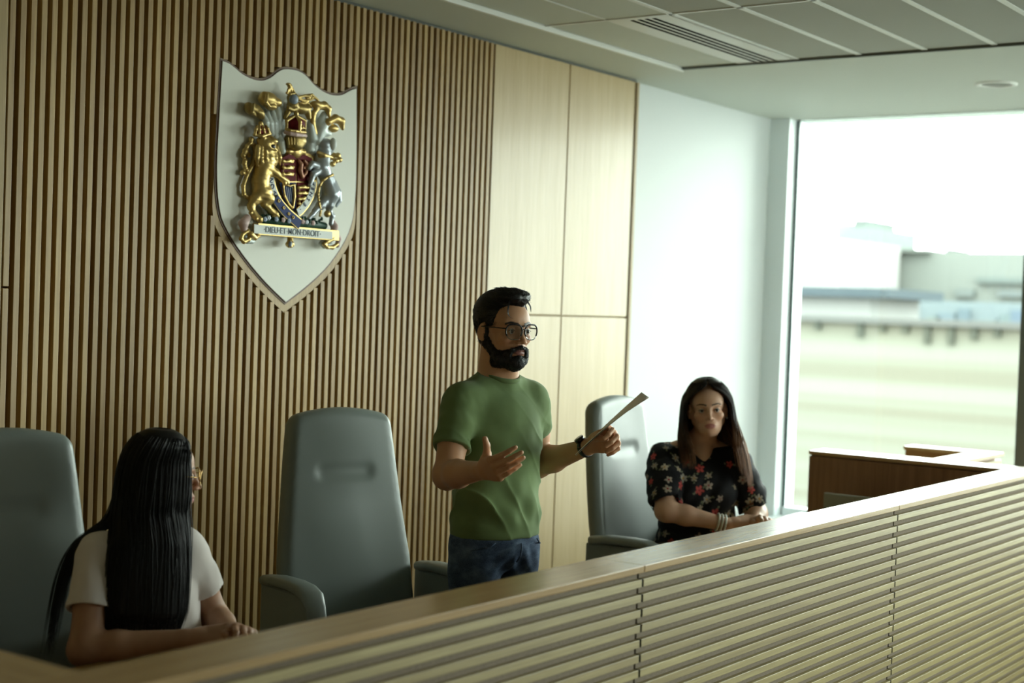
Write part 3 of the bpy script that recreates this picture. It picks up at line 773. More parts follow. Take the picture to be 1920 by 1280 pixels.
def eyeballs(parent, T, gaze=(0, -1, 0), names='eye'):
    for s in (-1, 1):
        n1, n2 = 24, 20; P = []; F = []; c = []
        g = Vector(gaze).normalized(); ax = g; up = Vector((0, 0, 1)); sx = g.cross(up).normalized(); uu = sx.cross(g)
        for i in range(n2+1):
            th = PI*i/n2*(1 if True else 1); th = PI*(i/n2)**1.35
            for k in range(n1):
                an = 2*PI*k/n1; v = ax*math.cos(th)+(sx*math.cos(an)+uu*math.sin(an))*math.sin(th)
                bulge = 1+.04*math.exp(-(th/.35)**2)
                P.append(Vector((s*.031, -.0745, -.003))+v*.0118*bulge); r = th*.0118
                c.append((.004, .003, .003) if r < .0026 else ((.035, .016, .008) if r < .0060 else (.55, .52, .50)))
        for i in range(n2):
            for k in range(n1): F.append((i*n1+k, i*n1+(k+1) % n1, (i+1)*n1+(k+1) % n1, (i+1)*n1+k))
        P = np.array([list(p) for p in P]); P = P@T[:3, :3].T+T[:3, 3]
        me = np_mesh('eye', P, np.array(F), np.array(c)); o = link_mesh(names, me, M['eye'], parent, True)
        bm = bmesh.new(); q = []
        for i in range(9):
            a = -1+2*i/8; q.append(T[:3, :3]@np.array((s*.031+a*.0138, -.0860+.0035*a*a, -.003+.0050*(1-a*a)))+T[:3, 3])
        tube(bm, q, .0009, 5); obj('eyelashes', bm, M['lash'], parent)
FL = {'i': (.030, .088, .0, (.044, .026, .021)), 'm': (.009, .093, .0, (.049, .030, .022)), 'r': (-.012, .088, .0, (.045, .028, .022)), 'p': (-.031, .078, .0, (.035, .021, .019))}
def hand_prims(B, T, side, curl, thumb, scale=1.0, spread=(.10, .02, -.05, -.14), k=.0028):
    """side 1 right, -1 left ; T maps X thumb side (for the right hand), Y towards the fingers, Z out of the palm"""
    S = np.diag([side*scale, scale, scale, 1.0]); B.push(T@S)
    for n, (x, y, z, _) in FL.items(): B.cone((x*.45, .004, 0), (x, y, z), .0165, .0115, .012)
    B.ell((0, .048, .002), (.037, .046, .0145), .010)
    B.ell((.026, .034, .010), (.015, .028, .0125), .012)
    B.ell((-.028, .036, .007), (.011, .030, .012), .010)
    B.cone((0, -.03, 0), (0, .010, 0), .0235, .022, .014)
    tips = []
    for j, n in enumerate('imrp'):
        x, y, z, ln = FL[n]; a = 0; p = V3(x, y, z); rr = (.0098, .0088, .0080, .0068) if n != 'p' else (.0086, .0076, .0069, .0060)
        for q in range(3):
            a += curl[j][q]; d = V3(math.sin(spread[j])*math.cos(a), math.cos(a)*math.cos(spread[j]), math.sin(a)); e = p+d*ln[q]
            B.cone(p, e, rr[q], rr[q+1], k if q else .005); p = e
        tips.append(p)
    tp = [V3(.018, .014, .006)]+[V3(*t) for t in thumb]
    for q in range(3): B.cone(tp[q], tp[q+1], (.0150, .0118, .0100)[q], (.0118, .0100, .0082)[q], (.012, .005, .004)[q])
    B.pop(); return tips
def axes(y, z, side=1):
    y = np.array(y, float); y /= np.linalg.norm(y); z = np.array(z, float); z -= y*(z@y); z /= np.linalg.norm(z); return np.cross(y, z), y, z
def handframe(wrist, ydir, palm, off=.03):
    x, y, z = axes(ydir, palm); return frame(np.array(wrist)+y*off, x, y, z)
def arm_prims(B, sh, el, wr, r=(.052, .043, .041, .027), k=.02):
    sh, el, wr = map(np.array, (sh, el, wr))
    B.cone(sh, sh*.5+el*.5, r[0], r[0]*.93, k); B.cone(sh*.5+el*.5, el, r[0]*.93, r[1], k)
    m = el*.68+wr*.32; B.cone(el, m, r[1], r[2], k); B.cone(m, wr, r[2], r[3], k); B.cone(el, el+(el-(sh+wr)/2)*.04, r[1]*.93, r[1]*.8, .015)
def ribbons(bm_pts, rad, name, m, parent, cols=None, seg=3):
    """many thin strands as one mesh: bm_pts list of (n,3) arrays"""
    V, F, C = [], [], []; base = 0
    for si, pts in enumerate(bm_pts):
        pts = np.asarray(pts); n = len(pts); t = np.gradient(pts, axis=0); t /= np.linalg.norm(t, axis=1)[:, None]+1e-9
        a = np.cross(t, V3(.3, .5, .8)); a /= np.linalg.norm(a, axis=1)[:, None]+1e-9; b = np.cross(t, a)
        r = rad[si] if hasattr(rad, '__len__') else rad; pr = r*np.interp(np.linspace(0, 1, n), [0, .1, .7, 1], [.7, 1, .9, .15])
        for k in range(seg):
            V.append(pts+(a*math.cos(2*PI*k/seg)+b*math.sin(2*PI*k/seg))*pr[:, None])
            if cols is not None: C.append(cols[si])
        for k in range(seg):
            k2 = (k+1) % seg; i = np.arange(n-1)
            F.append(np.stack([base+k*n+i, base+k2*n+i, base+k2*n+i+1, base+k*n+i+1], 1))
        base += seg*n
    V = np.concatenate(V); F = np.concatenate(F); C = np.concatenate(C) if cols is not None else None
    return link_mesh(name, np_mesh(name, V, F, C), m, parent, True)
def TP_n(T, P): return np.asarray(P)@T[:3, :3].T+T[:3, 3]
def fuzz(name, P, F, flow, n, ln, rad, m, parent, seed=1, lift=.0015, keep=None):
    rs = np.random.RandomState(seed); nr = np.zeros_like(P); fn_ = np.cross(P[F[:, 2]]-P[F[:, 0]], P[F[:, 3]]-P[F[:, 1]])
    for k in range(4): np.add.at(nr, F[:, k], fn_)
    nr /= np.linalg.norm(nr, axis=1)[:, None]+1e-12; out = []
    for i in rs.randint(0, len(P), n):
        p = P[i]; nn = nr[i]
        if keep is not None and not keep(p): continue
        d = np.asarray(flow(p, rs), float); d = d-nn*(d@nn); l = np.linalg.norm(d)
        if l < 1e-5: continue
        d /= l; L_ = ln*rs.uniform(.5, 1.3); c = rs.randn(3)*.25; t = np.linspace(0, 1, 5)[:, None]
        out.append(p-nn*.0006+d*L_*t+c*L_*t*t*.5+nn*(lift*np.sin(t*2.6)-.3*L_*L_/.09*t*t))
    return ribbons(out, rad, name, m, parent)
def TP(T, p): return T[:3, :3]@np.asarray(p, float)+T[:3, 3]
def fabric(name, col, var=.12, bumpy=.12, rough=.85):
    m = mat(name, col, rough, sheen=.15, spec=.2); n = noise(m, coords(m), 14, 5)
    L(m, ramp(m, n, [(.3, tuple(c*(1-var) for c in col)), (.7, tuple(c*(1+var) for c in col))]), m.node_tree.nodes['Principled BSDF'].inputs['Base Color'])
    bump(m, noise(m, coords(m), 420, 2), bumpy, .001); return m
def sleeve_fn(arms, rad=.0595, cuff=.055, k=.035, puff=0, hollow=.008, wr=.0015):
    def f(P, d):
        for S_, E_, fr in arms:
            ax = (E_-S_); ln = np.linalg.norm(ax); ax = ax/ln; h = (P-S_)@ax; hc_ = np.clip(h, 0, ln); rr = np.linalg.norm(P-S_-hc_[:, None]*ax, axis=1)
            t = np.clip(h/(ln*fr), 0, 1); an = vnoise(P, 60, 21)
            R_ = rad+(cuff-rad)*t+puff*np.sin(np.clip(t, 0, 1)*PI)**.7+wr*an+wr*.8*np.sin(h*90+an)
            e = np.maximum(rr-R_, h-ln*fr); e = np.maximum(e, -np.maximum(rr-(R_-hollow), ln*fr-.02-h))
            hh = np.maximum(k-np.abs(d-e), 0)/k; d = np.minimum(d, e)-hh*hh*k*.25*np.clip((ln*.5-h)/.05, 0, 1)
        return d
    return f
def long_hair(parent, T, env, azmin, zend, ncount, rad, colf, seed=1, inner=.93, azmax=PI, name='hair', zcap=.120, part=0.0):
    """strands run from the parting over the head and hang down an envelope of ellipses given in the head frame"""
    rs = np.random.RandomState(seed); Z = [e[0] for e in env][::-1]; A = np.array(env)[::-1]
    zf = np.linspace(Z[0], Z[-1], 120); Af = np.stack([np.interp(zf, Z, A[:, i]) for i in range(5)], 1)
    for _ in range(14): Af[1:-8, 1:] = (Af[:-9, 1:]+2*Af[1:-8, 1:]+Af[2:-7, 1:])/4
    Z, A = zf, Af
    def at(z, az, f, s_):
        cx, cy, rx, ry = (np.interp(z, Z, A[:, i]) for i in (1, 2, 3, 4))
        return np.stack([cx+np.sin(az)*rx*f+0*z, cy-np.cos(az)*ry*f, z], -1)
    strands, cols, rads = [], [], []
    for i in range(ncount):
        s_ = -1 if i % 2 else 1; a0 = rs.uniform(0.02, azmax); f = rs.uniform(.93, 1.035) if rs.rand() > .06 else rs.uniform(1.03, 1.09)
        ze = zend(s_*a0, rs); n = 30; z = zcap+(ze-zcap)*np.linspace(0.004, 1, n)**1.25
        am = np.interp(z, [q[0] for q in azmin][::-1], [q[1] for q in azmin][::-1])
        az = am+(PI-am)*(a0/PI)**1.15 if azmax >= PI-.01 else np.maximum(am, a0)
        az = az+.05*np.sin(z*rs.uniform(8, 20)+rs.rand()*6)*np.clip((zcap-z)*4, 0, 1)
        p = at(z, s_*az, f, s_); p[:, 0] += part*np.clip(1-(zcap-z)/.05, 0, 1)
        strands.append(TP_n(T, p)); rads.append(rad*rs.uniform(.6, 1.25)); cols.append(colf(z, s_*az, rs))
    o = ribbons(strands, rads, name, M['hair_attr'], parent, [np.array(c) for c in cols])
    # inner volume
    nz, na = 40, 40; z = zcap-.004+(zend(0, None)+.03-zcap)*np.linspace(0, 1, nz)**1.25; V = []; F = []; C = []
    for sd in (-1, 1):
        base = len(V)*0+sum(len(v) for v in V)
        for zz in z:
            am = np.interp(zz, [q[0] for q in azmin][::-1], [q[1] for q in azmin][::-1])+.06; az = am+(PI-am)*np.linspace(0, 1, na)
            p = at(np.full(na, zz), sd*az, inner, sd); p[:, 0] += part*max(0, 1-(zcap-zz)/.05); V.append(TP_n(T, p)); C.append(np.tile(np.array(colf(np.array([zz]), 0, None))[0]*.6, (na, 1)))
        for i in range(nz-1):
            for k_ in range(na-1):
                a = base+i*na+k_; q = (a, a+1, a+na+1, a+na); F.append(q if sd > 0 else q[::-1])
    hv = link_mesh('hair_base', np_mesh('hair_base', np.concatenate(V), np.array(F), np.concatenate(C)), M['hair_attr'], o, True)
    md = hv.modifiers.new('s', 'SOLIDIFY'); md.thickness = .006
    return o
# ------------------------------------------------------------------ standing man in a green t-shirt
MO = V3(3.82, 2.808, 0); Tm = trans(MO)@rotz(R(-12))
man = empty('person', 'standing bearded man in a green t-shirt, blue jeans and glasses, gesturing behind the bench', 'person', (0, 0, 0))
HT = trans(V3(3.812, 2.795, 1.600))@rotz(R(-17))@np.array(Matrix.Rotation(R(3), 4, 'X'))
RS, RE, RW = TP(Tm, (-.165, .0, 1.362)), V3(3.54, 2.79, 1.15), V3(3.424, 2.573, 1.193)
LS, LE, LW = TP(Tm, (.142, .0, 1.360)), V3(4.035, 2.80, 1.148), V3(3.985, 2.571, 1.230)
b = Body()
b.push(Tm)
b.ell((0, 0, 1.27), (.150, .100, .16), 0); b.ell((0, 0, 1.05), (.135, .095, .18), .05); b.ell((0, .0, .92), (.135, .095, .10), .04)
b.cone((-.12, .01, 1.365), (.11, .01, 1.365), .045, .045, .04)
for s in (-1, 1):
    b.cone((s*.012, .015, 1.455), (s*.11, .012, 1.365), .040, .034, .05)
    b.cone((s*.085, 0, .88), (s*.095, -.01, .50), .075, .052, .03); b.cone((s*.095, -.01, .50), (s*.10, .02, .09), .05, .035, .02); b.cone((s*.10, .02, .05), (s*.10, -.13, .03), .033, .026, .02)
b.cone((0, .010, 1.40), (0, -.002, 1.53), .056, .054, .02)
b.cone((0, -.045, 1.475), (0, -.05, 1.50), .014, .014, .03)
b.pop()
arm_prims(b, RS, RE, RW, (.050, .042, .041, .0265)); arm_prims(b, LS, LE, LW, (.050, .042, .041, .0265))
head_prims(b, HT, 0)
b.push(HT)
b.cone((0, .025, -.05), (0, .020, -.13), .054, .054, .03); b.pop()
# right hand: open, palm turned up towards him, thumb raised
RH = handframe(RW, (-.50, -.80, .16), (.47, -.62, .52), .026)
hand_prims(b, RH, 1, [(.55, .38, .2), (.48, .34, .2), (.54, .42, .25), (.66, .50, .3)], [(.042, .038, .020), (.065, .056, .026), (.086, .068, .028)], .98, spread=(-.05, -.01, .03, .07))
# left hand: closed round the paper
LH = handframe(LW, (-.10, -.86, .36), (-.80, -.10, -.45), .028)
hand_prims(b, LH, -1, [(.75, .9, .5), (.85, 1.0, .5), (.95, 1.05, .5), (1.05, 1.05, .5)], [(.030, .046, .030), (.026, .070, .042), (.016, .090, .044)], .98)
hc = head_col(HT, (.56, .31, .18), (.24, .095, .075), 0)
body = sdf_obj('body', b, .0027, M['skin_m'], man, 1, hc)
eyeballs(man, HT, (.12, -1, -.03))
# hair
def hair_sdf_man():
    h = Body(); h.push(HT)
    h.ell((0, .024, .038), (.0805, .096, .083), 0)
    h.ell((-.005, -.022, .102), (.058, .060, .024), .02)
    h.ell((.012, -.048, .103), (.040, .030, .018), .02)
    h.cone((0, .085, .0), (0, .078, -.05), .038, .030, .03)
    h.ell((0, -.120, .005), (.085, .078, .090), .008, 's')
    for s in (-1, 1):
        h.ell((s*.080, -.025, -.055), (.045, .068, .062), .01, 's'); h.ell((s*.086, .012, -.014), (.024, .026, .038), .005, 's')
        h.ell((s*.066, -.085, .040), (.030, .042, .040), .008, 's')
    h.half((0, 0, -.075), (0, .25, -1), .01)
    Ti = np.linalg.inv(HT)
    def g(P, d):
        q = P@Ti[:3, :3].T+Ti[:3, 3]; th = np.arctan2(q[:, 0], q[:, 2]-.0+.02); r = np.hypot(q[:, 0], q[:, 2])
        return d+.0034*vnoise(P, 62, 7)*np.clip((q[:, 2]-.02)/.05, .3, 1)+.0010*vnoise(P, 200, 17)
    h.pop(); h.fn(g); return h
_hP, _hF = hair_sdf_man().mesh(.0027); link_mesh('hair', np_mesh('hair', _hP, _hF), M['hair_black'], man, True)
Hf = HT[:3, :3]
fuzz('short_hair', _hP, _hF, lambda p, r: Hf@(V3(.25*np.sign((np.linalg.inv(HT)@np.append(p, 1))[0])+r.randn()*.25, 1, -.15-3*max(0, .06-(np.linalg.inv(HT)@np.append(p, 1))[2])*8)), 7000, .017, .00055, M['hair_black'], man, 3, .002)
rs = np.random.RandomState(4); st = []
for i in range(900):      # strands swept back over the crown
    a = rs.uniform(-1.25, 1.25); y0 = rs.uniform(-.045, .06); L_ = rs.uniform(.05, .09); pts = []
    for t in np.linspace(0, 1, 8):
        y = y0+L_*t; e = max(0, 1-((y-.024)/.099)**2)**.5; rr = 1.01+.035*math.sin(t*3)*rs.uniform(.3, 1)
        pts.append(TP(HT, (math.sin(a)*.081*e*rr, y, .038+math.cos(a)*.084*e*rr)))
    st.append(pts)
def hc_pt(p): return TP(HT, p)
def cv(p):
    p = np.array(p, float); t = np.linspace(0, 1, len(p)); tt = np.linspace(0, 1, 24); q = np.stack([np.interp(tt, t, p[:, i]) for i in range(3)], 1)
    for _ in range(5): q[1:-1] = (q[:-2]+2*q[1:-1]+q[2:])/4
    return TP_n(HT, q)
for k in range(5):        # loose curls falling on the forehead
    o = k*.0016; s = -1
    st.append(cv([(s*(.030+o*.6), -.062, .100-o), (s*(.037+o), -.074, .086), (s*(.044+o*.8), -.076, .068), (s*(.045+o*.5), -.077, .052), (s*(.039+o*.3), -.081, .040), (s*(.030-o*.2), -.085, .037)]))
    st.append(cv([(.008+o, -.066, .103), (.024+o, -.078, .092), (.038+o*.7, -.079, .076), (.045+o*.3, -.075, .058)]))
ribbons([np.array(p) for p in st], .0007, 'hair_strands', M['hair_black'], man)
# beard
def beard_sdf():
    h = Body(); h.push(HT)
    h.ell((0, -.070, -.098), (.033, .030, .026), 0)
    for s in (-1, 1):
        h.cone((s*.069, .000, .004), (s*.062, .000, -.045), .0075, .0150, .008)
        h.cone((s*.059, -.001, -.048), (s*.038, -.046, -.092), .0165, .021, .014); h.cone((s*.038, -.046, -.092), (0, -.068, -.106), .021, .020, .014)
        h.cone((s*.034, -.072, -.070), (s*.040, -.052, -.080), .0105, .016, .01)
        h.cone((s*.003, -.0985, -.0515), (s*.026, -.088, -.061), .0052, .0058, .005); h.cone((s*.026, -.088, -.061), (s*.032, -.080, -.078), .0058, .0090, .006)
    h.ell((0, -.092, -.086), (.010, .008, .010), .01)
    h.cone((-.03, -.02, -.105), (.03, -.02, -.105), .025, .025, .02)
    h.ell((0, -.104, -.0695), (.0175, .016, .0062), .003, 's')
    Ti = np.linalg.inv(HT)
    h.pop(); h.fn(lambda P, d: d+.0013*vnoise(P, 260, 11)+.0012*vnoise(P, 110, 5)); return h
_hP, _hF = beard_sdf().mesh(.0021); link_mesh('beard', np_mesh('beard', _hP, _hF), M['hair_black'], man, True)
fuzz('beard_hair', _hP, _hF, lambda p, r: Hf@(V3(r.randn()*.3, .1+r.randn()*.3, -1)), 6500, .0085, .0005, M['hair_black'], man, 4, .002)
# glasses
gl = bpy.data.objects.new('eyeglasses', None); COL.objects.link(gl); gl.parent = man
dk = mat('dark_frame', (.012, .010, .012), .25)
def lens_pt(s, a):
    x = math.copysign(abs(math.cos(a))**.62, math.cos(a))*.0280; z = math.copysign(abs(math.sin(a))**.85, math.sin(a))*.0240
    if z < 0: x *= 1-.16*(-z/.0225)
    X = s*.0335+x; return (X, -.1035+.30*max(0, abs(X)-.01)**1.5*3.0, -.004+z)
for s in (-1, 1):
    bm = bmesh.new(); tube(bm, [TP(HT, lens_pt(s, R(a))) for a in range(-24, 205, 12)], .0027, 6); obj('rim', bm, dk, gl)
    bm = bmesh.new(); tube(bm, [TP(HT, lens_pt(s, R(a))) for a in range(204, 337, 12)], .0016, 6); obj('lower_rim', bm, GL2, gl)
    bm = bmesh.new(); vs = [bm.verts.new(TP(HT, lens_pt(s, R(a)))) for a in range(0, 360, 12)]; bm.faces.new(vs); obj('lens', bm, GLM, gl)
    bm = bmesh.new(); e = lens_pt(s, 0 if s > 0 else PI); tube(bm, [TP(HT, (e[0], e[1], e[2]+.010)), TP(HT, (s*.070, -.078, .006)), TP(HT, (s*.0775, -.03, .005)), TP(HT, (s*.079, .012, .004)), TP(HT, (s*.078, .028, -.012))], .0019, 6); obj('temple', bm, dk, gl)
bm = bmesh.new(); tube(bm, [TP(HT, (x, -.1045, z)) for x, z in ((-.012, .0145), (0, .0155), (.012, .0145))], .0018, 6); tube(bm, [TP(HT, (x, -.1055, z)) for x, z in ((-.0085, .002), (0, .006), (.0085, .002))], .0016, 6); obj('bridge', bm, dk, gl)

# t-shirt
M['green'] = fabric('green_cotton', (.145, .215, .085), .10)
def shirt():
    t = Body(); t.push(Tm)
    t.ell((-.006, -.002, 1.265), (.158, .114, .155), 0); t.ell((0, -.006, 1.10), (.150, .110, .22), .06); t.ell((0, .0, .955), (.157, .119, .16), .05)
    t.cone((-.118, .008, 1.352), (.108, .008, 1.352), .060, .060, .05)
    for s in (-1, 1): t.cone((s*.020, .015, 1.438), (s*.115, .010, 1.378), .046, .050, .04)
    t.pop()
    def sleeves(P, d):
        for S_, E_, fr in ((RS, RE, .62), (LS, LE, .56)):
            ax = (E_-S_); ln = np.linalg.norm(ax); ax = ax/ln; h = (P-S_)@ax; hc_ = np.clip(h, 0, ln); rr = np.linalg.norm(P-S_-hc_[:, None]*ax, axis=1)
            an = vnoise(P, 60, 21)
            e = rr-(.0595-.004*np.clip(h/ln, 0, 1)+.0018*an+.0015*np.sin(h*90+an)); e = np.maximum(e, (h-ln*fr))
            inner = np.maximum(rr-.0505, ln*fr-.018-h)                      # hollow cuff
            e = np.maximum(e, -inner)
            k = .035; hh = np.maximum(k-np.abs(d-e), 0)/k; d = np.minimum(d, e)-hh*hh*k*.25*np.clip((ln*.5-h)/.05, 0, 1)
        return d
    t.fn(sleeves); t.kx = .04; t.ex = [(p, .09) for p in (RS, RE, LS, LE)]
    t.push(Tm); t.cone((0, .010, 1.40), (0, -.002, 1.50), .066, .064, .018); t.half((0, 0, 1.450), (0, -.30, 1), .004); t.half((0, 0, .937), (0, -.02, -1), .004); t.pop()
    Ti = np.linalg.inv(Tm)
    def folds(P, d):
        q = P@Ti[:3, :3].T+Ti[:3, 3]; x, y, z = q.T
        w = np.clip((1.36-z)/.25, .12, 1)
        v = np.sin(x*62+z*9*np.sin(3*z)+3.2*np.sin(z*5+x*7)+y*30)*.0060*w*np.clip(.6+.5*np.sin(z*9+x*6), 0, 1)
        v2 = np.sin((z*1.0+x*.55)*44+2*np.sin(x*9))*.0045*np.exp(-((z-1.03)/.07)**2)
        v3 = np.sin((z-.7*np.abs(x-.02))*52)*.0040*np.exp(-((z-1.24)/.06)**2)*np.clip(np.abs(x)*9, 0, 1)
        hem = -.0015*np.exp(-((z-.948)/.010)**2)
        ph = x*26+z*7+2.2*np.sin(z*6.5+x*5)+y*14; v = v*.5-.0100*w*(1-np.abs(np.sin(ph)))**2.5*np.clip(.55+.6*np.sin(z*8+x*9+1), 0, 1)
        ph2 = (z+x*.75)*30+1.5*np.sin(x*12); v = v-.0070*w*(1-np.abs(np.sin(ph2)))**3*np.clip(.2+np.sin(x*11+z*5), 0, 1)
        v = v*np.clip((z-.95)/.06, .25, 1); v2 = v2*np.clip((z-.95)/.04, .2, 1)
        return d+v+v2+v3+hem+.0012*vnoise(P, 40, 2)
    t.fn(folds); return t
sho = sdf_obj('t_shirt', shirt(), .0036, M['green'], man, 1)
bm = bmesh.new(); tube(bm, [TP(Tm, (math.cos(a)*.0635, .004+math.sin(a)*.0635, 1.450+.30*(.004+math.sin(a)*.0635))) for a in np.linspace(0, 2*PI, 41)], .0062, 8, cap=False, flat=1.4); obj('collar_rib', bm, M['green'], sho)
# jeans
M['denim'] = mat('washed_denim', (.03, .05, .09), .8, spec=.2)
_d = M['denim']; _n = noise(_d, coords(_d, (9, 9, 14)), 1.6, 5, .6, .1); _n2 = noise(_d, coords(_d), 500, 2)
L(_d, mixc(_d, .25, ramp(_d, _n, [(.30, (.016, .030, .070)), (.48, (.045, .080, .150)), (.66, (.13, .20, .31)), (.80, (.30, .38, .47))]), ramp(_d, _n2, [(.4, (.01, .02, .05)), (.6, (.16, .20, .27))])), _d.node_tree.nodes['Principled BSDF'].inputs['Base Color'])
bump(_d, _n2, .2, .001)
j = Body(); j.push(Tm)
j.ell((0, .0, .93), (.156, .117, .12), 0)
for s in (-1, 1):
    j.cone((s*.080, .0, .89), (s*.092, -.01, .50), .088, .066, .022); j.cone((s*.092, -.01, .50), (s*.10, .02, .08), .066, .062, .02)
j.half((0, 0, .985), (0, 0, 1), .003); j.half((0, 0, .06), (0, 0, -1), .003); j.pop()
_Ti = np.linalg.inv(Tm)
def jf(P, d):
    q = P@_Ti[:3, :3].T+_Ti[:3, 3]; x, y, z = q.T
    return d+.004*np.sin((z*1.2+np.abs(x)*1.5)*60)*np.exp(-((z-.86)/.06)**2)*np.clip((.11-np.abs(x))*20, 0, 1)+.0025*vnoise(P, 35, 9)
j.fn(jf)
je = sdf_obj('jeans', j, .0055, M['denim'], man, 1)
bm = bmesh.new(); tube(bm, [TP(Tm, p) for p in ((.006, -.122, .925), (.008, -.121, .91), (.006, -.120, .885), (-.004, -.112, .865))], .003, 6); obj('fly_seam', bm, M['denim'], je)
bm = bmesh.new()
for s in (-1, 1): bm = bmesh.new(); tube(bm, [TP(Tm, p) for p in ((s*.088, -.105, .932), (s*.105, -.098, .918), (s*.150, -.055, .905))], .0022, 6); obj('pocket_edge', bm, M['denim'], je)

for s in (-1, 1):
    q = Body(); q.push(Tm); q.cone((s*.10, .03, .045), (s*.105, -.15, .035), .045, .036, 0); q.half((0, 0, .0), (0, 0, -1), .002); q.pop()
    sdf_obj('shoe', q, .007, M['blackp'], man, 1)
# watch and ring (worn)
w = Body(); d = (LW-LE)/np.linalg.norm(LW-LE); c = LW-d*.012
xx, yy, zz = axes(d, (0.1, .2, 1)); 
bm = bmesh.new(); tube(bm, [c+(xx*math.cos(a)+zz*math.sin(a))*.0305 for a in np.linspace(0, 2*PI, 33)], .0085, 8, cap=False, flat=1); wb_ = obj('wristwatch', bm, M['blackp'], man)
for v_ in wb_.data.vertices:
    p = np.array(v_.co)-c; r_ = p-d*(p@d); l = np.linalg.norm(r_); v_.co = Vector(c+d*(p@d)+r_/l*(.0295+(l-.0305)*.35))
fc = -np.array(_f)*.4+V3(0, 0, .8)-V3(.2, 0, 0); fc -= d*(fc@d); fc /= np.linalg.norm(fc)
bm = bmesh.new(); tube(bm, [c+fc*.030, c+fc*.040], .0165, 20); obj('watch_case', bm, mat('watch_glass_black', (.01, .01, .012), .08), wb_)
# paper: a thing of its own, held in the left hand
def pt_px(u, v, D): q = _f+_r*((u-960)/FPX)-_u*((v-640)/FPX); return V3(q.x*D, q.y*D, CAMZ+q.z*D)
A_, B_ = V3(3.895, 2.560, 1.211), V3(4.030, 2.392, 1.406)
pc = (A_+B_)/2
pa = empty('paper_sheet', 'folded sheet of paper held edge-on in the hand of the man in green', 'paper', tuple(pc))
ln_ = (B_-A_)/np.linalg.norm(B_-A_); vw = pc-V3(0, 0, CAMZ)
wv = vw-ln_*(vw@ln_); wv /= np.linalg.norm(wv); nm = np.cross(ln_, wv)
def sheet(off, open_, name, m):
    bm = bmesh.new(); nu, nv = 14, 8; g = []
    for i in range(nu+1):
        t = i/nu; row = []
        for k in range(nv+1):
            s = k/nv-.5; tw = .015+.26*open_*t**2
            p = A_+(B_-A_)*t+(wv*math.cos(tw)+nm*math.sin(tw))*s*.105+nm*(off+.006*math.sin(t*3)) - pc
            row.append(bm.verts.new(p))
        g.append(row)
    for i in range(nu):
        for k in range(nv): bm.faces.new((g[i][k], g[i+1][k], g[i+1][k+1], g[i][k+1])).smooth = True
    o = obj(name, bm, m, pa); md = o.modifiers.new('s', 'SOLIDIFY'); md.thickness = .0006; return o
mp_ = mat('printed_paper', (.80, .72, .66), .6)
sheet(.0, 1.0, 'front_leaf', mp_); sheet(-.003, .45, 'back_leaf', mp_)
# ------------------------------------------------------------------ seated woman with long straight black hair (left)
wl = empty('person', 'seated woman with waist-long straight black hair, white t-shirt and glasses, turned away', 'person')
Tl = trans(V3(2.640, 3.055, 0))@rotz(R(-28))
HL = trans(V3(2.675, 3.085, 1.190))@rotz(R(58))@np.array(Matrix.Rotation(R(4), 4, 'X'))@np.diag([.95, .95, .95, 1])
lRS, lLS = TP(Tl, (-.152, 0, .985)), TP(Tl, (.075, 0, .985))
lRE, lRW = V3(2.405, 3.045, .765), V3(2.585, 2.875, .790)
lLE, lLW = V3(2.795, 2.985, .790), V3(2.725, 2.850, .790)
b = Body(); b.push(Tl)
b.ell((-.02, 0, .87), (.120, .085, .15), 0); b.ell((0, .01, .68), (.12, .09, .16), .05); b.ell((0, .02, .52), (.15, .12, .09), .05)
b.cone((-.12, .01, .975), (.08, .01, .975), .035, .040, .04)
for s in (-1, 1):
    b.cone((s*.010, .015, 1.06), (s*.085-.015, .012, .99), .034, .034, .04); b.cone((s*.09, 0, .50), (s*.11, -.40, .50), .070, .050, .03); b.cone((s*.11, -.40, .48), (s*.11, -.36, .08), .045, .030, .02)
b.pop()
b.cone(TP(Tl, (0, .015, 1.02)), TP(HL, (0, .03, -.07)), .048, .050, .03)
head_prims(b, HL, 1)
arm_prims(b, lRS, lRE, lRW, (.047, .040, .038, .024)); arm_prims(b, lLS, lLE, lLW, (.044, .037, .035, .023))
H1 = handframe(lRW, (.62, -.62, .10), (.35, .35, -.75), .026)
hand_prims(b, H1, 1, [(.5, .6, .4), (.6, .7, .4), (.7, .8, .4), (.8, .8, .4)], [(.034, .044, .020), (.040, .068, .030), (.036, .088, .036)], .9)
H2 = handframe(lLW, (-.35, -.75, .22), (-.2, .25, -.9), .026)
hand_prims(b, H2, -1, [(.45, .7, .4), (.5, .8, .4), (.6, .8, .4), (.7, .8, .4)], [(.036, .040, .018), (.046, .064, .024), (.044, .086, .030)], .9)
sdf_obj('body', b, .0032, M['skin_l'], wl, 1, head_col(HL, (.48, .27, .17), (.40, .16, .13), 1))
eyeballs(wl, HL)
def lw_zend(a, rs): return -.40 if rs is None else -.395-rs.uniform(-.05, .055)-.02*math.cos(a+1.6)
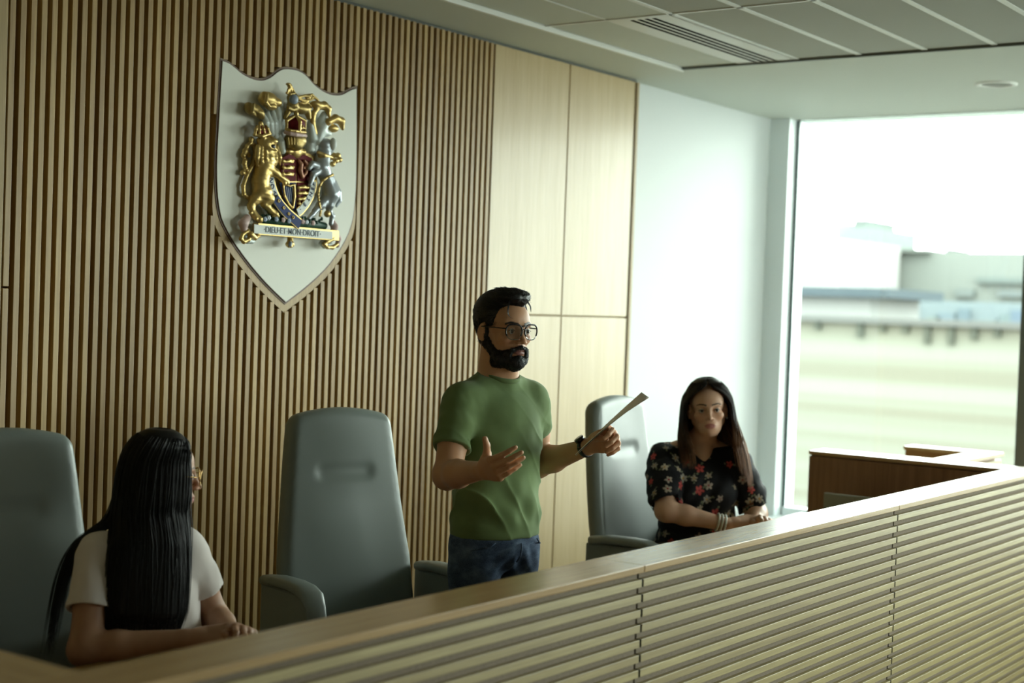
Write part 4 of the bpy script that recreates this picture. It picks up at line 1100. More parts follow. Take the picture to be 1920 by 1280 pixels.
# camera side of the head is her right rear: shift the lower hair that way
cdir = np.linalg.inv(HL)[:3, :3]@(-np.array(_f)); cdir /= np.linalg.norm(cdir)
rdir = np.linalg.inv(HL)[:3, :3]@np.array(_r); rdir /= np.linalg.norm(rdir)
def E_(z, k, rx, ry, q=0): return (z, cdir[0]*k+rdir[0]*q, cdir[1]*k+rdir[1]*q+.012, rx, ry)
lenv = [E_(.125, 0, .004, .006), E_(.118, 0, .034, .040), E_(.105, 0, .056, .066), E_(.08, 0, .074, .086), E_(.04, 0, .086, .100), E_(0, 0, .091, .106), E_(-.06, .012, .092, .110, .004), E_(-.12, .045, .085, .110, .012), E_(-.18, .095, .066, .108, .022), E_(-.26, .130, .056, .112, .034), E_(-.36, .150, .05, .112, .040), E_(-.44, .155, .045, .092, .040)]
blk = lambda z, az, rs: np.tile(np.array([.0055, .0052, .0054])*(1 if rs is None else rs.uniform(.7, 1.8)), (len(z), 1))
long_hair(wl, HL, lenv, [(.13, 0), (.11, .15), (.08, .5), (.04, .70), (-.10, .72), (-.18, .35), (-.45, .25)], lw_zend, 3800, .0013, blk, seed=5, zcap=.125)
# strands swept behind the shoulder and down the back
st = []; rs = np.random.RandomState(8)
for i in range(260):
    o = rs.randn()*.006; w_ = rs.rand(); pts = []
    for (u, v, dd) in ((246, 860, 4.04), (232, 920, 4.02), (214, 972, 3.97), (184, 992, 3.95), (148, 1016, 3.95), (122, 1062, 3.92), (108, 1120, 3.88), (98, 1180, 3.85), (84+12*w_, 1235, 3.82)):
        q = _f+_r*((u-960)/FPX)-_u*((v-640)/FPX); p = V3(q.x*dd, q.y*dd, CAMZ+q.z*dd); pts.append(p)
    pts = np.array(pts); t = np.linspace(0, 1, len(pts)); tt = np.linspace(0, 1-.25*rs.rand(), 26); pp = np.stack([np.interp(tt, t, pts[:, k]) for k in range(3)], 1)
    for _ in range(3): pp[1:-1] = (pp[:-2]+2*pp[1:-1]+pp[2:])/4
    rr_ = np.array(_r); pp += rr_*(rs.randn()*.010)*(1-.3*tt[:, None])+V3(0, 0, 1)*rs.randn()*.004+np.array(_f)*rs.uniform(-.02, .03); st.append(pp)
ribbons(st, .0011, 'back_hair', M['hair_attr'], wl, [np.tile(V3(.0075, .007, .0072)*rs.uniform(.7, 1.6), (26, 1)) for _ in st])
# t-shirt
M['white_tee'] = fabric('white_cotton', (.78, .72, .69), .05)
def ltee():
    t = Body(); t.push(Tl)
    t.ell((-.022, -.004, .865), (.135, .105, .155), 0); t.ell((0, .004, .70), (.135, .105, .19), .06); t.ell((0, .01, .58), (.152, .125, .10), .05)
    for s in (-1, 1): t.ell((s*.050-.02, -.058, .865), (.052, .050, .056), .04)
    t.cone((-.115, .008, .970), (.055, .008, .970), .054, .054, .05)
    for s in (-1, 1): t.cone((s*.018, .015, 1.045), (s*.09-.015, .010, .990), .038, .043, .04)
    t.pop(); t.kx = .04; t.ex = [(p, .1) for p in (lRS, lRE, lLS, lLE)]; t.fn(sleeve_fn(((lRS, lRE, .60), (lLS, lLE, .60)), .058, .060, .03))
    t.push(Tl); t.cone((0, .012, 1.00), (0, .008, 1.08), .056, .056, .02); t.half((0, 0, 1.048), (0, -.30, 1), .004); t.half((0, 0, .565), (0, 0, -1), .004); t.pop()
    Ti = np.linalg.inv(Tl)
    def g(P, d):
        q = P@Ti[:3, :3].T+Ti[:3, 3]; x, y, z = q.T
        return d+.0035*np.sin(z*95+3*np.sin(x*16))*np.exp(-((z-.66)/.07)**2)+.003*np.sin((x+z)*50+y*40)*np.clip((.98-z)*4, 0, .7)+.001*vnoise(P, 50, 4)
    t.fn(g); return t
sdf_obj('t_shirt', ltee(), .0045, M['white_tee'], wl, 1)
def trousers(T, m, parent, zh=.52, r=.155, nm='trousers'):
    j = Body(); j.push(T); j.ell((0, .02, zh+.01), (r, .135, .10), 0)
    for s in (-1, 1):
        j.cone((s*.088, 0, zh-.01), (s*.11, -.40, zh-.01), .088, .066, .03); j.cone((s*.11, -.40, zh-.03), (s*.11, -.36, .07), .062, .046, .02)
    j.half((0, 0, .05), (0, 0, -1), .003); j.half((0, 0, zh+.085), (0, 0, 1), .004); j.pop(); return sdf_obj(nm, j, .008, m, parent, 1)
trousers(Tl, fabric('dark_teal_cloth', (.012, .035, .038)), wl)
# glasses, seen only at the edge of her hair
gold = mat('gold_wire', (.65, .42, .16), .25, metal=1); gg = bpy.data.objects.new('eyeglasses', None); COL.objects.link(gg); gg.parent = wl
for s in (-1, 1):
    lp = [TP(HL, (s*.034+.026*math.cos(a), -.108+.010*abs(math.cos(a)*1 if s*math.cos(a) > 0 else 0), -.006+.024*math.sin(a))) for a in np.linspace(0, 2*PI, 25)]
    bm = bmesh.new(); tube(bm, lp, .0017, 6, cap=False); obj('rim', bm, gold, gg)
    bm = bmesh.new(); bm.faces.new([bm.verts.new(p) for p in lp[:-1]]); obj('lens', bm, GLM, gg)
    bm = bmesh.new(); tube(bm, [TP(HL, p) for p in ((s*.060, -.098, .0), (s*.074, -.06, .002), (s*.079, .01, .0))], .0012, 6); obj('temple', bm, gold, gg)
for s in (-1, 1):
    q = Body(); q.push(Tl); q.cone((s*.11, -.34, .04), (s*.115, -.50, .032), .038, .032, 0); q.half((0, 0, .0), (0, 0, -1), .002); q.pop(); sdf_obj('shoe', q, .008, M['blackp'], wl, 1)

# ------------------------------------------------------------------ seated woman in the floral blouse (right)
wr_ = empty('person', 'seated woman in a black floral blouse with long brown hair, looking at the camera', 'person')
Tr = trans(V3(5.345, 2.91, 0))@rotz(R(-45))
HR = trans(V3(5.315, 2.862, 1.287))@rotz(R(-57))@np.array(Matrix.Rotation(R(-5), 4, 'Y'))@np.array(Matrix.Rotation(R(2), 4, 'X'))@np.diag([.97, .97, .97, 1])
rRS, rLS = TP(Tr, (-.150, 0, 1.075)), TP(Tr, (.150, 0, 1.075))
rRE, rRW = V3(5.085, 2.905, .885), V3(5.240, 2.716, .838)
rLE, rLW = V3(5.465, 2.700, .860), V3(5.340, 2.640, .845)
b = Body(); b.push(Tr)
b.ell((0, 0, .95), (.145, .10, .15), 0); b.ell((0, .01, .76), (.14, .11, .16), .05); b.ell((0, .02, .58), (.16, .13, .10), .05)
b.cone((-.11, .01, 1.075), (.11, .01, 1.075), .042, .042, .04)
for s in (-1, 1):
    b.cone((s*.010, .015, 1.145), (s*.11, .012, 1.09), .036, .042, .045); b.cone((s*.09, 0, .56), (s*.11, -.40, .54), .075, .052, .03); b.cone((s*.11, -.40, .52), (s*.11, -.36, .08), .045, .030, .02)
b.pop()
b.cone(TP(Tr, (0, .010, 1.12)), TP(HR, (0, .025, -.08)), .050, .050, .03)
b.cone(TP(Tr, (0, -.070, 1.02)), TP(Tr, (0, -.040, 1.10)), .030, .036, .03)
head_prims(b, HR, 1)
b.push(HR)
b.ell((0, -.052, -.080), (.034, .03, .024), .02); b.pop()
arm_prims(b, rRS, rRE, rRW, (.050, .041, .039, .025)); arm_prims(b, rLS, rLE, rLW, (.052, .043, .040, .026))
H1 = handframe(rRW, (.80, -.52, .16), (-.1, .35, -.9), .026)
hand_prims(b, H1, 1, [(.4, .7, .4), (.5, .8, .4), (.6, .8, .4), (.7, .8, .4)], [(.034, .044, .016), (.042, .066, .022), (.038, .088, .026)], .92)
H2 = handframe(rLW, (-.45, -.55, .20), (-.1, .3, -.9), .022)
hand_prims(b, H2, -1, [(.5, .7, .4), (.5, .8, .4), (.6, .8, .4), (.7, .8, .4)], [(.036, .040, .018), (.046, .064, .024), (.044, .086, .030)], .9)
sdf_obj('body', b, .0026, M['skin_f'], wr_, 1, head_col(HR, (.62, .38, .26), (.42, .165, .14), 1, lipsz=.92))
eyeballs(wr_, HR, (.04, -1, 0))
def rw_zend(a, rs):
    return -.20 if rs is None else -.195-.115*max(0, math.sin(a))-rs.uniform(-.05, .045)
renv = [(.125, .004, .0, .010, .012), (.120, .004, .004, .034, .042), (.108, .004, .008, .056, .068), (.085, .003, .010, .075, .086), (.045, .0, .012, .097, .102), (0, 0, .012, .105, .106), (-.06, .0, .010, .112, .108), (-.11, .004, -.004, .124, .104), (-.16, .010, -.022, .132, .108), (-.22, .016, -.040, .136, .112), (-.30, .024, -.05, .136, .112)]
def rcol(z, az, rs):
    k = np.clip((-.03-z)/.18, 0, 1)[:, None]*(.55 if rs is None else rs.uniform(.4, 1.1))*(1+.6*(np.sin(az) > 0)[:, None] if not np.isscalar(az) else 1)
    k = np.clip(k, 0, 1.2); f = 1 if rs is None else rs.uniform(.7, 1.4)
    return (np.array([.014, .009, .007])*(1-np.clip(k, 0, 1))+np.array([.20, .085, .030])*k)*f
long_hair(wr_, HR, renv, [(.13, .0), (.105, .06), (.088, .28), (.070, .66), (.045, .92), (.01, 1.10), (-.05, 1.06), (-.10, .90), (-.15, .72), (-.3, .62)], rw_zend, 2200, .0014, rcol, seed=9, zcap=.125, part=-.006, azmax=PI)
# floral blouse
M['floral'] = mat('floral_cloth', (.01, .01, .01), .75, attr='Col', spec=.25)
def blouse():
    t = Body(); t.push(Tr)
    t.ell((0, -.004, .955), (.165, .122, .160), 0); t.ell((0, .0, .79), (.158, .130, .18), .06); t.ell((0, .01, .69), (.172, .145, .10), .05)
    for s in (-1, 1): t.ell((s*.066, -.080, .945), (.068, .062, .068), .04)
    t.cone((-.110, .008, 1.065), (.110, .008, 1.065), .056, .056, .05)
    for s in (-1, 1): t.cone((s*.022, .018, 1.130), (s*.10, .010, 1.085), .042, .048, .04)
    t.pop(); t.kx = .04; t.ex = [(p, .1) for p in (rRS, rRE, rLS, rLE)]; t.fn(sleeve_fn(((rRS, rRE, .90), (rLS, rLE, .90)), .062, .060, .03, puff=.012, wr=.0028))
    t.push(Tr); t.cone((0, .012, 1.08), (0, .008, 1.16), .060, .060, .02); t.half((0, 0, 1.135), (0, -.30, 1), .004); t.cone((0, -.125, 1.035), (0, -.075, 1.16), .006, .046, .006, 's'); t.half((0, 0, .62), (0, 0, -1), .004); t.pop()
    Ti = np.linalg.inv(Tr)
    def g(P, d):
        q = P@Ti[:3, :3].T+Ti[:3, 3]; x, y, z = q.T
        return d+.0035*np.sin((x*1.2-z)*60+2*np.sin(x*20))*np.exp(-((z-.90)/.12)**2)+.005*np.exp(-((z-.785)/.012)**2)+.0015*vnoise(P, 50, 4)
    t.fn(g); return t
P, F = blouse().mesh(.0040); P = lap(P, F, 1)
C = np.tile(V3(.008, .008, .010), (len(P), 1)); rs = np.random.RandomState(12)
nr = np.zeros_like(P); fnm = np.cross(P[F[:, 1]]-P[F[:, 0]], P[F[:, 3]]-P[F[:, 0]])
for k in range(4): np.add.at(nr, F[:, k], fnm)
nr /= np.linalg.norm(nr, axis=1)[:, None]+1e-12
cen = []
for _ in range(6000):
    i = rs.randint(len(P))
    if all(np.linalg.norm(P[i]-c[0]) > .039 for c in cen): cen.append((P[i], nr[i]))
    if len(cen) > 150: break
for ci, (c, n_) in enumerate(cen):
    R0 = rs.uniform(.013, .021); q = P-c; m_ = np.linalg.norm(q, axis=1) < R0*1.7
    u_ = np.cross(n_, V3(.2, .3, 1)); u_ /= np.linalg.norm(u_); v_ = np.cross(n_, u_); a = np.arctan2(q[m_]@v_, q[m_]@u_)+rs.rand()*6; r_ = np.linalg.norm(q[m_], axis=1)
    kind = ci % 4; col = [V3(.42, .36, .27), V3(.50, .08, .07), V3(.34, .31, .26), V3(.40, .33, .27)][kind]
    nP = 5 if kind != 2 else 6
    w = r_ < R0*(.35+.65*np.abs(np.cos(a*nP/2))**.8)
    ii = np.where(m_)[0]; C[ii[w]] = col*rs.uniform(.8, 1.15); C[ii[r_ < R0*.22]] = V3(.45, .25, .06) if kind % 2 == 0 else V3(.25, .02, .03)
    lf = (np.abs(np.sin(a*1.0+1.2)) < .16)&(r_ > R0*.9)&(r_ < R0*1.6)&(kind != 3); C[ii[lf]] = V3(.16, .17, .11)
link_mesh('blouse', np_mesh('blouse', P, F, C), M['floral'], wr_, True)
trousers(Tr, M['denim'], wr_, .56, .165, 'jeans')
dd_ = (rRW-rRE)/np.linalg.norm(rRW-rRE); xx, yy, zz = axes(dd_, (0, .1, 1))
for k_ in range(3):
    bm = bmesh.new(); c = rRW-dd_*(.012+.014*k_); tube(bm, [c+(xx*math.cos(a)+zz*math.sin(a))*.034 for a in np.linspace(0, 2*PI, 29)], .0042, 8, cap=False); obj('bangle', bm, mat('pearl_white', (.72, .74, .68), .3), wr_)
bm = bmesh.new(); bmesh.ops.create_uvsphere(bm, u_segments=12, v_segments=8, radius=.0045, matrix=Matrix.Translation(TP(HR, (.0785, .0, -.046)))); obj('earring', bm, M['chrome'], wr_, True)
for s in (-1, 1):
    q = Body(); q.push(Tr); q.cone((s*.11, -.34, .04), (s*.115, -.50, .032), .038, .032, 0); q.half((0, 0, .0), (0, 0, -1), .002); q.pop(); sdf_obj('shoe', q, .008, M['blackp'], wr_, 1)
# ------------------------------------------------------------------ carved coat of arms on the shield board
EY = 3.9455
def Q(cx, cy, h=0.0):
    y = EY-h; u, v = 380+cx/2.4625, 80+cy/2.4625; x, z = pxwall(u, v, y); return V3(x, y, z)
GOLD = mat('gilt_gold', (.60, .43, .16), .36, metal=.72); GOLD2 = mat('dark_gilt', (.36, .26, .09), .38, metal=.7)
SILV = mat('silver_paint', (.42, .46, .50), .32, metal=.45); PALE = mat('pale_silver', (.62, .68, .66), .4, metal=.15)
BLUE = mat('enamel_blue', (.018, .035, .14), .5, spec=.15); CRIM = mat('enamel_crimson', (.15, .014, .018), .55, spec=.12); LB = mat('light_blue_grey', (.30, .38, .50), .4)
EGRN = mat('enamel_green', (.02, .08, .05), .5); EW = mat('enamel_white', (.66, .70, .66), .4); EPINK = mat('pink_white', (.62, .45, .42), .5); EBLK = mat('enamel_black', (.01, .01, .015), .4)
arms = empty('coat_of_arms', 'carved gilt royal coat of arms with lion, unicorn and motto scroll on the shield board', 'coat of arms', (3.98, 3.93, 1.90))
AO = (3.98, 3.93, 1.90)
def esdf(name, B, m, vox=.0022, sm=1): return sdf_obj(name, B, vox, m, arms, sm, origin=AO)
def ch(B, pts, rad, k=.006, op='u'):
    P = [Q(*p) for p in pts]
    for i in range(len(P)-1): B.cone(P[i], P[i+1], rad[i], rad[i+1], k, op)
def el(B, c, r, k=.005, rot=(0, 0, 0), op='u'): B.ell(Q(*c), r, k, op, rot)
# lion
b = Body()
el(b, (295, 470, .045), (.038, .030, .030), 0); el(b, (322, 455, .060), (.020, .020, .014)); el(b, (328, 492, .055), (.014, .014, .008)); el(b, (325, 478, .072), (.010, .012, .006), .002, op='s')
el(b, (282, 440, .055), (.012, .010, .010), .003); el(b, (318, 440, .062), (.008, .008, .008), .003); el(b, (262, 450, .035), (.012, .01, .012), .003)
el(b, (300, 525, .035), (.052, .030, .045), .008)
for i, (x0, x1) in enumerate(((255, 250), (270, 268), (288, 290), (306, 312), (324, 334), (340, 354))): ch(b, [(x0, 480, .050), (x1, 530, .058), (x1+2, 575-abs(i-2)*4, .045)], [.009, .010, .004], .002)
ch(b, [(285, 560, .035), (265, 640, .035), (272, 690, .035)], [.036, .030, .034], .01)
ch(b, [(285, 690, .040), (300, 720, .045), (285, 745, .045), (315, 775, .045), (335, 790, .050)], [.030, .024, .014, .012, .013], .008)
ch(b, [(262, 700, .035), (240, 725, .035), (222, 755, .035), (238, 795, .040), (262, 815, .050)], [.028, .020, .013, .012, .013], .008)
ch(b, [(300, 575, .050), (335, 600, .055), (365, 625, .060), (385, 640, .055)], [.020, .015, .011, .013], .006)
ch(b, [(280, 590, .045), (300, 605, .050), (318, 612, .05)], [.018, .013, .008], .006)
for p in ((225, 765, .04), (222, 785, .04), (246, 812, .05), (268, 822, .05), (328, 800, .05), (345, 800, .05), (378, 650, .06), (392, 648, .06)): el(b, p, (.008, .008, .008), .003)
b.fn(lambda P, d: d+.0007*vnoise(P, 420, 5)); esdf('lion', b, GOLD)
b = Body(); ch(b, [(248, 700, .015), (215, 718, .018), (190, 700, .02), (187, 660, .02), (205, 610, .02), (232, 560, .02), (243, 510, .02), (238, 475, .02), (222, 462, .02), (205, 478, .02), (200, 505, .02), (212, 520, .02)], [.008]*12, .004)
for p in ((195, 500), (188, 520), (193, 560), (198, 580), (185, 600), (196, 545), (225, 445)): el(b, (p[0], p[1], .02), (.011, .010, .010), .006)
esdf('lion_tail', b, GOLD)
b = Body(); ch(b, [(238, 425, .045), (275, 432, .060), (312, 420, .050)], [.006, .006, .006], .002)
for a in ((240, 425, 250, 385), (262, 430, 262, 380), (288, 430, 275, 378), (310, 420, 292, 385)): ch(b, [(a[0], a[1], .05), (a[0]*.4+a[2]*.6, a[1]*.5+a[3]*.5-6, .055), (a[2], a[3], .045)], [.005, .006, .005], .003)
el(b, (268, 372, .045), (.009, .009, .009), .003); esdf('lion_crown', b, GOLD)
b = Body(); el(b, (272, 405, .042), (.026, .014, .020), 0); esdf('crown_lining', b, CRIM)
b = Body(); el(b, (326, 479, .066), (.011, .006, .010), 0); esdf('lion_mouth', b, EBLK)
# mantling
b = Body(); el(b, (232, 308, .030), (.036, .026, .022), 0); el(b, (255, 322, .040), (.026, .02, .016), .004); el(b, (212, 292, .030), (.016, .016, .014), .004); ch(b, [(235, 285, .05), (228, 320, .056), (245, 340, .04)], [.006, .007, .004], .002)
el(b, (262, 335, .035), (.022, .02, .012), .01, (0, R(25), 0))
esdf('mantling_leaf', b, GOLD2)
b = Body(); el(b, (300, 262, .030), (.042, .028, .028), 0); el(b, (335, 275, .040), (.030, .02, .018), .004); el(b, (285, 245, .035), (.016, .016, .016), .004); el(b, (315, 295, .04), (.025, .02, .014), .004); ch(b, [(298, 240, .056), (292, 275, .062), (315, 300, .05)], [.006, .007, .004], .002); esdf('mantling_leaf', b, GOLD)
b = Body()
for (a, c, r) in (((282, 335), (300, 400), .012), ((300, 325), (318, 420), .014), ((322, 315), (335, 430), .015), ((345, 290), (352, 420), .017), ((362, 272), (372, 400), .012), ((350, 420), (368, 500), .016)): ch(b, [(a[0], a[1], .030), ((a[0]+c[0])/2, (a[1]+c[1])/2, .036), (c[0], c[1], .030)], [r*.6, r, r*.8], .003)
esdf('mantling_lining', b, PALE)
b = Body(); ch(b, [(515, 420, .03), (505, 370, .035), (512, 325, .04), (535, 295, .04), (560, 290, .04), (578, 305, .045), (583, 335, .05)], [.014, .012, .010, .012, .016, .014, .007], .005); ch(b, [(560, 385, .04), (580, 365, .05), (612, 350, .05), (638, 362, .05), (645, 395, .05)], [.012, .012, .016, .016, .008], .005)
el(b, (600, 395, .04), (.028, .018, .016), .006); el(b, (525, 285, .035), (.030, .02, .014), .01); esdf('mantling_scroll', b, GOLD)
b = Body(); ch(b, [(505, 440, .028), (498, 380, .030), (510, 330, .035), (528, 310, .032)], [.020, .014, .010, .008], .004); ch(b, [(530, 450, .03), (545, 400, .034), (568, 370, .036), (600, 372, .036)], [.020, .022, .018, .010], .004); ch(b, [(560, 330, .03), (545, 360, .03), (530, 420, .03)], [.012, .014, .016], .004); el(b, (500, 490, .022), (.022, .016, .03), .01); el(b, (560, 415, .035), (.04, .016, .016), .01); esdf('mantling_lining', b, PALE)
# helmet and crown
b = Body(); el(b, (428, 450, .050), (.047, .036, .032), 0); el(b, (425, 475, .055), (.032, .028, .020), .01); b.cone(Q(492, 395, .04), Q(500, 440, .04), .014, .018, .006); esdf('helmet', b, GOLD2)
for i in range(6):
    b = Body(); x = 395+i*14; ch(b, [(x, 438, .080-abs(i-2.5)*.003), (x+2*(2.5-i), 470, .082-abs(i-2.5)*.003)], [.0026, .0018], .001); esdf('visor_bar', b, GOLD, .0016, 0)
b = Body(); ch(b, [(383, 414, .060), (405, 420, .078), (430, 424, .085), (455, 428, .080), (474, 430, .062)], [.0075]*5, .002); esdf('ermine_band', b, EPINK)
b = Body(); ch(b, [(385, 400, .060), (405, 405, .078), (430, 408, .085), (455, 412, .080), (474, 414, .062)], [.0055]*5, .002)
for x, y in ((398, 385), (430, 388), (462, 392)): el(b, (x, y, .086), (.006, .005, .006), .002); el(b, (x-7, y+4, .086), (.005, .004, .004), .002); el(b, (x+7, y+4, .086), (.005, .004, .004), .002); el(b, (x, y-9, .084), (.004, .004, .005), .002)
for (x, xx) in ((388, 396), (472, 462)): ch(b, [(x, 400, .06), (xx-8 if x < 430 else xx+10, 360, .07), (430, 335, .07)], [.005, .006, .005], .003)
ch(b, [(448, 405, .085), (450, 365, .088), (432, 335, .075)], [.005, .0065, .005], .003); el(b, (432, 326, .07), (.009, .009, .009), .003); esdf('royal_crown', b, GOLD)
b = Body(); el(b, (430, 372, .050), (.042, .028, .032), 0); esdf('crown_cap', b, CRIM)
# crest lion
b = Body(); el(b, (450, 305, .045), (.046, .024, .020), 0); el(b, (415, 290, .050), (.022, .022, .026), .008); ch(b, [(405, 300, .055), (392, 325, .055), (382, 345, .055)], [.012, .010, .009], .005); ch(b, [(478, 305, .05), (485, 325, .05), (490, 345, .05)], [.016, .012, .010], .005); el(b, (415, 255, .045), (.022, .022, .022), .008)
for i in range(6): el(b, (395+i*7, 310-abs(i-3)*3, .066), (.006, .008, .010), .002)
esdf('crest_lion', b, GOLD2)
b = Body(); el(b, (420, 262, .062), (.018, .016, .020), 0); esdf('crest_lion_highlight', b, LB)  # pale blue-grey lump paints the highlight on the gilt lion's face
b = Body(); ch(b, [(388, 232, .045), (405, 238, .06), (425, 234, .055)], [.005, .005, .005], .002)
for x in (390, 400, 412, 424): ch(b, [(x, 234, .055), (x*.6+405*.4, 212, .055)], [.004, .004], .003)
el(b, (403, 202, .05), (.010, .009, .010), .003); el(b, (396, 192, .05), (.011, .009, .006), .003); esdf('crest_crown', b, GOLD)
b = Body()
for a in (((442, 252), (470, 245), (500, 248)), ((445, 262), (480, 268), (508, 262)), ((470, 245), (505, 240), (532, 262)), ((480, 255), (515, 255), (535, 268)), ((445, 282), (485, 278), (500, 292)), ((500, 292), (497, 306), (488, 302))): ch(b, [(p[0], p[1], .030+.006*i) for i, p in enumerate(a)], [.006, .005, .0035], .003)
esdf('crest_tail', b, GOLD)
# unicorn
b = Body(); el(b, (568, 470, .045), (.032, .024, .024), 0); el(b, (590, 485, .055), (.018, .016, .022), .006); ch(b, [(565, 495, .04), (548, 540, .04), (545, 575, .045)], [.026, .030, .032], .01)
ch(b, [(548, 575, .045), (575, 630, .045), (592, 690, .045)], [.030, .026, .036], .01)
ch(b, [(595, 710, .05), (585, 750, .05), (582, 770, .045), (598, 800, .045), (592, 835, .045)], [.030, .018, .010, .010, .009], .006)
ch(b, [(575, 720, .04), (545, 750, .04), (520, 775, .04), (505, 795, .045), (490, 810, .045)], [.026, .018, .011, .009, .008], .006)
ch(b, [(535, 590, .05), (512, 605, .055), (500, 640, .055), (495, 655, .055)], [.018, .013, .009, .008], .005); ch(b, [(530, 570, .05), (505, 560, .055), (492, 580, .055)], [.016, .012, .009], .005)
ch(b, [(552, 440, .04), (556, 425, .04)], [.008, .004], .004)
esdf('unicorn', b, SILV)
b = Body(); el(b, (602, 468, .070), (.015, .014, .024), 0); esdf('unicorn_face', b, EW)
b = Body()
for i, p in enumerate(((560, 450), (578, 445), (620, 480), (632, 500), (625, 520), (632, 540), (622, 560), (630, 582), (615, 545), (605, 520), (560, 515), (545, 520), (575, 520), (590, 530), (600, 560), (612, 590), (628, 605), (608, 405), (585, 415), (595, 430))): el(b, (p[0], p[1], .035+.012*(i % 3)), (.013, .010, .011), .003)
ch(b, [(535, 508, .06), (560, 520, .068), (590, 528, .06)], [.008, .009, .008], .003); esdf('unicorn_mane', b, GOLD)
b = Body(); cp = [(600, 610), (575, 622), (552, 640), (538, 665), (533, 700), (538, 740), (545, 775), (540, 810)]
for i in range(len(cp)-1):
    for t in (0, .33, .66): el(b, (cp[i][0]*(1-t)+cp[i+1][0]*t, cp[i][1]*(1-t)+cp[i+1][1]*t, .072-.004*i), (.0062, .005, .0058), .001)
esdf('unicorn_chain', b, GOLD)
b = Body(); ch(b, [(612, 640, .02), (628, 690, .022), (630, 730, .024), (618, 755, .024)], [.006, .011, .010, .005], .003); esdf('unicorn_tail', b, SILV)
b = Body(); el(b, (496, 660, .06), (.010, .009, .008), 0); el(b, (575, 790, .05), (.014, .012, .014), 0); ch(b, [(496, 660, .03), (575, 790, .03)], [.002, .002], .001); esdf('unicorn_hoof', b, GOLD)
# shield quarters
def plate(name, pts, h0, h1, m, parent=None):
    a = [Q(p[0], p[1], h0) for p in pts]; c = [p-V3(0, h1-h0, 0) for p in a]; bm = bmesh.new()
    va = [bm.verts.new(p-np.array(AO)) for p in a]; vc = [bm.verts.new(p-np.array(AO)) for p in c]; n = len(pts)
    bm.faces.new(va); bm.faces.new(vc[::-1])
    for i in range(n): bm.faces.new((va[i], vc[i], vc[(i+1) % n], va[(i+1) % n]))
    return obj(name, bm, m, parent or arms, bevel=.001)
plate('escutcheon', [(356, 530), (395, 508), (430, 520), (465, 508), (508, 530), (510, 650), (485, 735), (432, 790), (372, 735), (346, 650)], .012, .034, GOLD)
plate('quarter_red', [(362, 534), (395, 514), (428, 524), (428, 640), (356, 640)], .034, .038, CRIM); plate('quarter_crimson', [(434, 524), (465, 514), (502, 534), (504, 642), (434, 640)], .034, .038, CRIM)
plate('quarter_blue', [(352, 645), (428, 645), (428, 782), (376, 732)], .034, .038, BLUE); plate('quarter_red', [(434, 645), (504, 648), (482, 732), (434, 782)], .034, .038, CRIM)
b = Body(); el(b, (430, 500, .030), (.030, .018, .030), 0); el(b, (395, 500, .03), (.014, .014, .014), .01); el(b, (462, 505, .03), (.014, .014, .014), .01); esdf('shield_head', b, GOLD)
b = Body()
for r_, y in enumerate((545, 575, 605)):
    for i in range(4): el(b, (372+i*14+2*(r_ % 2), y+4*math.sin(i*2), .044), (.0095, .006, .0060), .003)
    ch(b, [(372, y+7, .044), (392, y+3, .046), (416, y+8, .044)], [.004, .005, .004], .003)
ch(b, [(372, 545, .042), (372, 607, .042)], [.002, .002], .001); esdf('gold_lions', b, GOLD)
b = Body()
for r_, y in enumerate((665, 692, 718)):
    for i in range(4-r_//2): el(b, (444+i*13, y+3*math.sin(i*2+1), .044), (.0085, .006, .0060), .003)
    ch(b, [(442, y+6, .044), (462, y+3, .046), (488-r_*6, y+7, .044)], [.004, .005, .004], .003)
ch(b, [(448, 665, .042), (448, 745, .042)], [.002, .002], .001); el(b, (445, 742, .044), (.008, .006, .007), .003); esdf('gold_lions', b, GOLD)
b = Body(); ch(b, [(445, 545, .044), (455, 560, .046), (450, 590, .046), (460, 620, .044), (478, 600, .044), (482, 560, .044), (470, 545, .044)], [.006, .008, .009, .007, .006, .007, .006], .003); el(b, (470, 578, .044), (.010, .006, .007), .003); esdf('red_lion', b, mat('copper_lion', (.45, .22, .14), .4, metal=.4))
b = Body(); ch(b, [(372, 660, .042), (385, 655, .044), (402, 662, .044), (422, 655, .044)], [.003, .004, .004, .004], .002); ch(b, [(372, 660, .042), (378, 705, .044), (398, 745, .044), (414, 762, .044)], [.004, .004, .004, .004], .002); ch(b, [(422, 655, .044), (424, 710, .044), (416, 762, .044)], [.005, .005, .005], .002); esdf('harp', b, GOLD)
for i in range(4):
    b = Body(); x = 386+i*9; ch(b, [(x, 662, .041), (x+8, 725+i*8, .041)], [.0011, .0011], .0005); esdf('harp_string', b, SILV, .001, 0)
# garter
def band(name, line, w, h0, h1, m, rim=None):
    P2 = [np.array(p, float) for p in line]; L_, R_ = [], []
    for i, p in enumerate(P2):
        t = P2[min(i+1, len(P2)-1)]-P2[max(i-1, 0)]; t[1] *= .7; t /= np.linalg.norm(t); nn = np.array([-t[1], t[0]/.7]); L_.append(p+nn*w); R_.append(p-nn*w)
    if rim: plate_strip(name+'_rim', [l+(l-p)/w*rim for l, p in zip(L_, P2)], [r+(r-p)/w*rim for r, p in zip(R_, P2)], h0, h1-.002, GOLD)
    return plate_strip(name, L_, R_, h0, h1, m)
def plate_strip(name, A, B_, h0, h1, m):
    bm = bmesh.new(); n = len(A); g = []
    for a, c in zip(A, B_): g.append([bm.verts.new(Q(p[0], p[1], h)-np.array(AO)) for p, h in ((a, h0), (c, h0), (c, h1), (a, h1))])
    for i in range(n-1):
        for k in range(4): bm.faces.new((g[i][k], g[i][(k+1) % 4], g[i+1][(k+1) % 4], g[i+1][k]))
    bm.faces.new(g[0]); bm.faces.new(g[-1][::-1]); return obj(name, bm, m, arms)
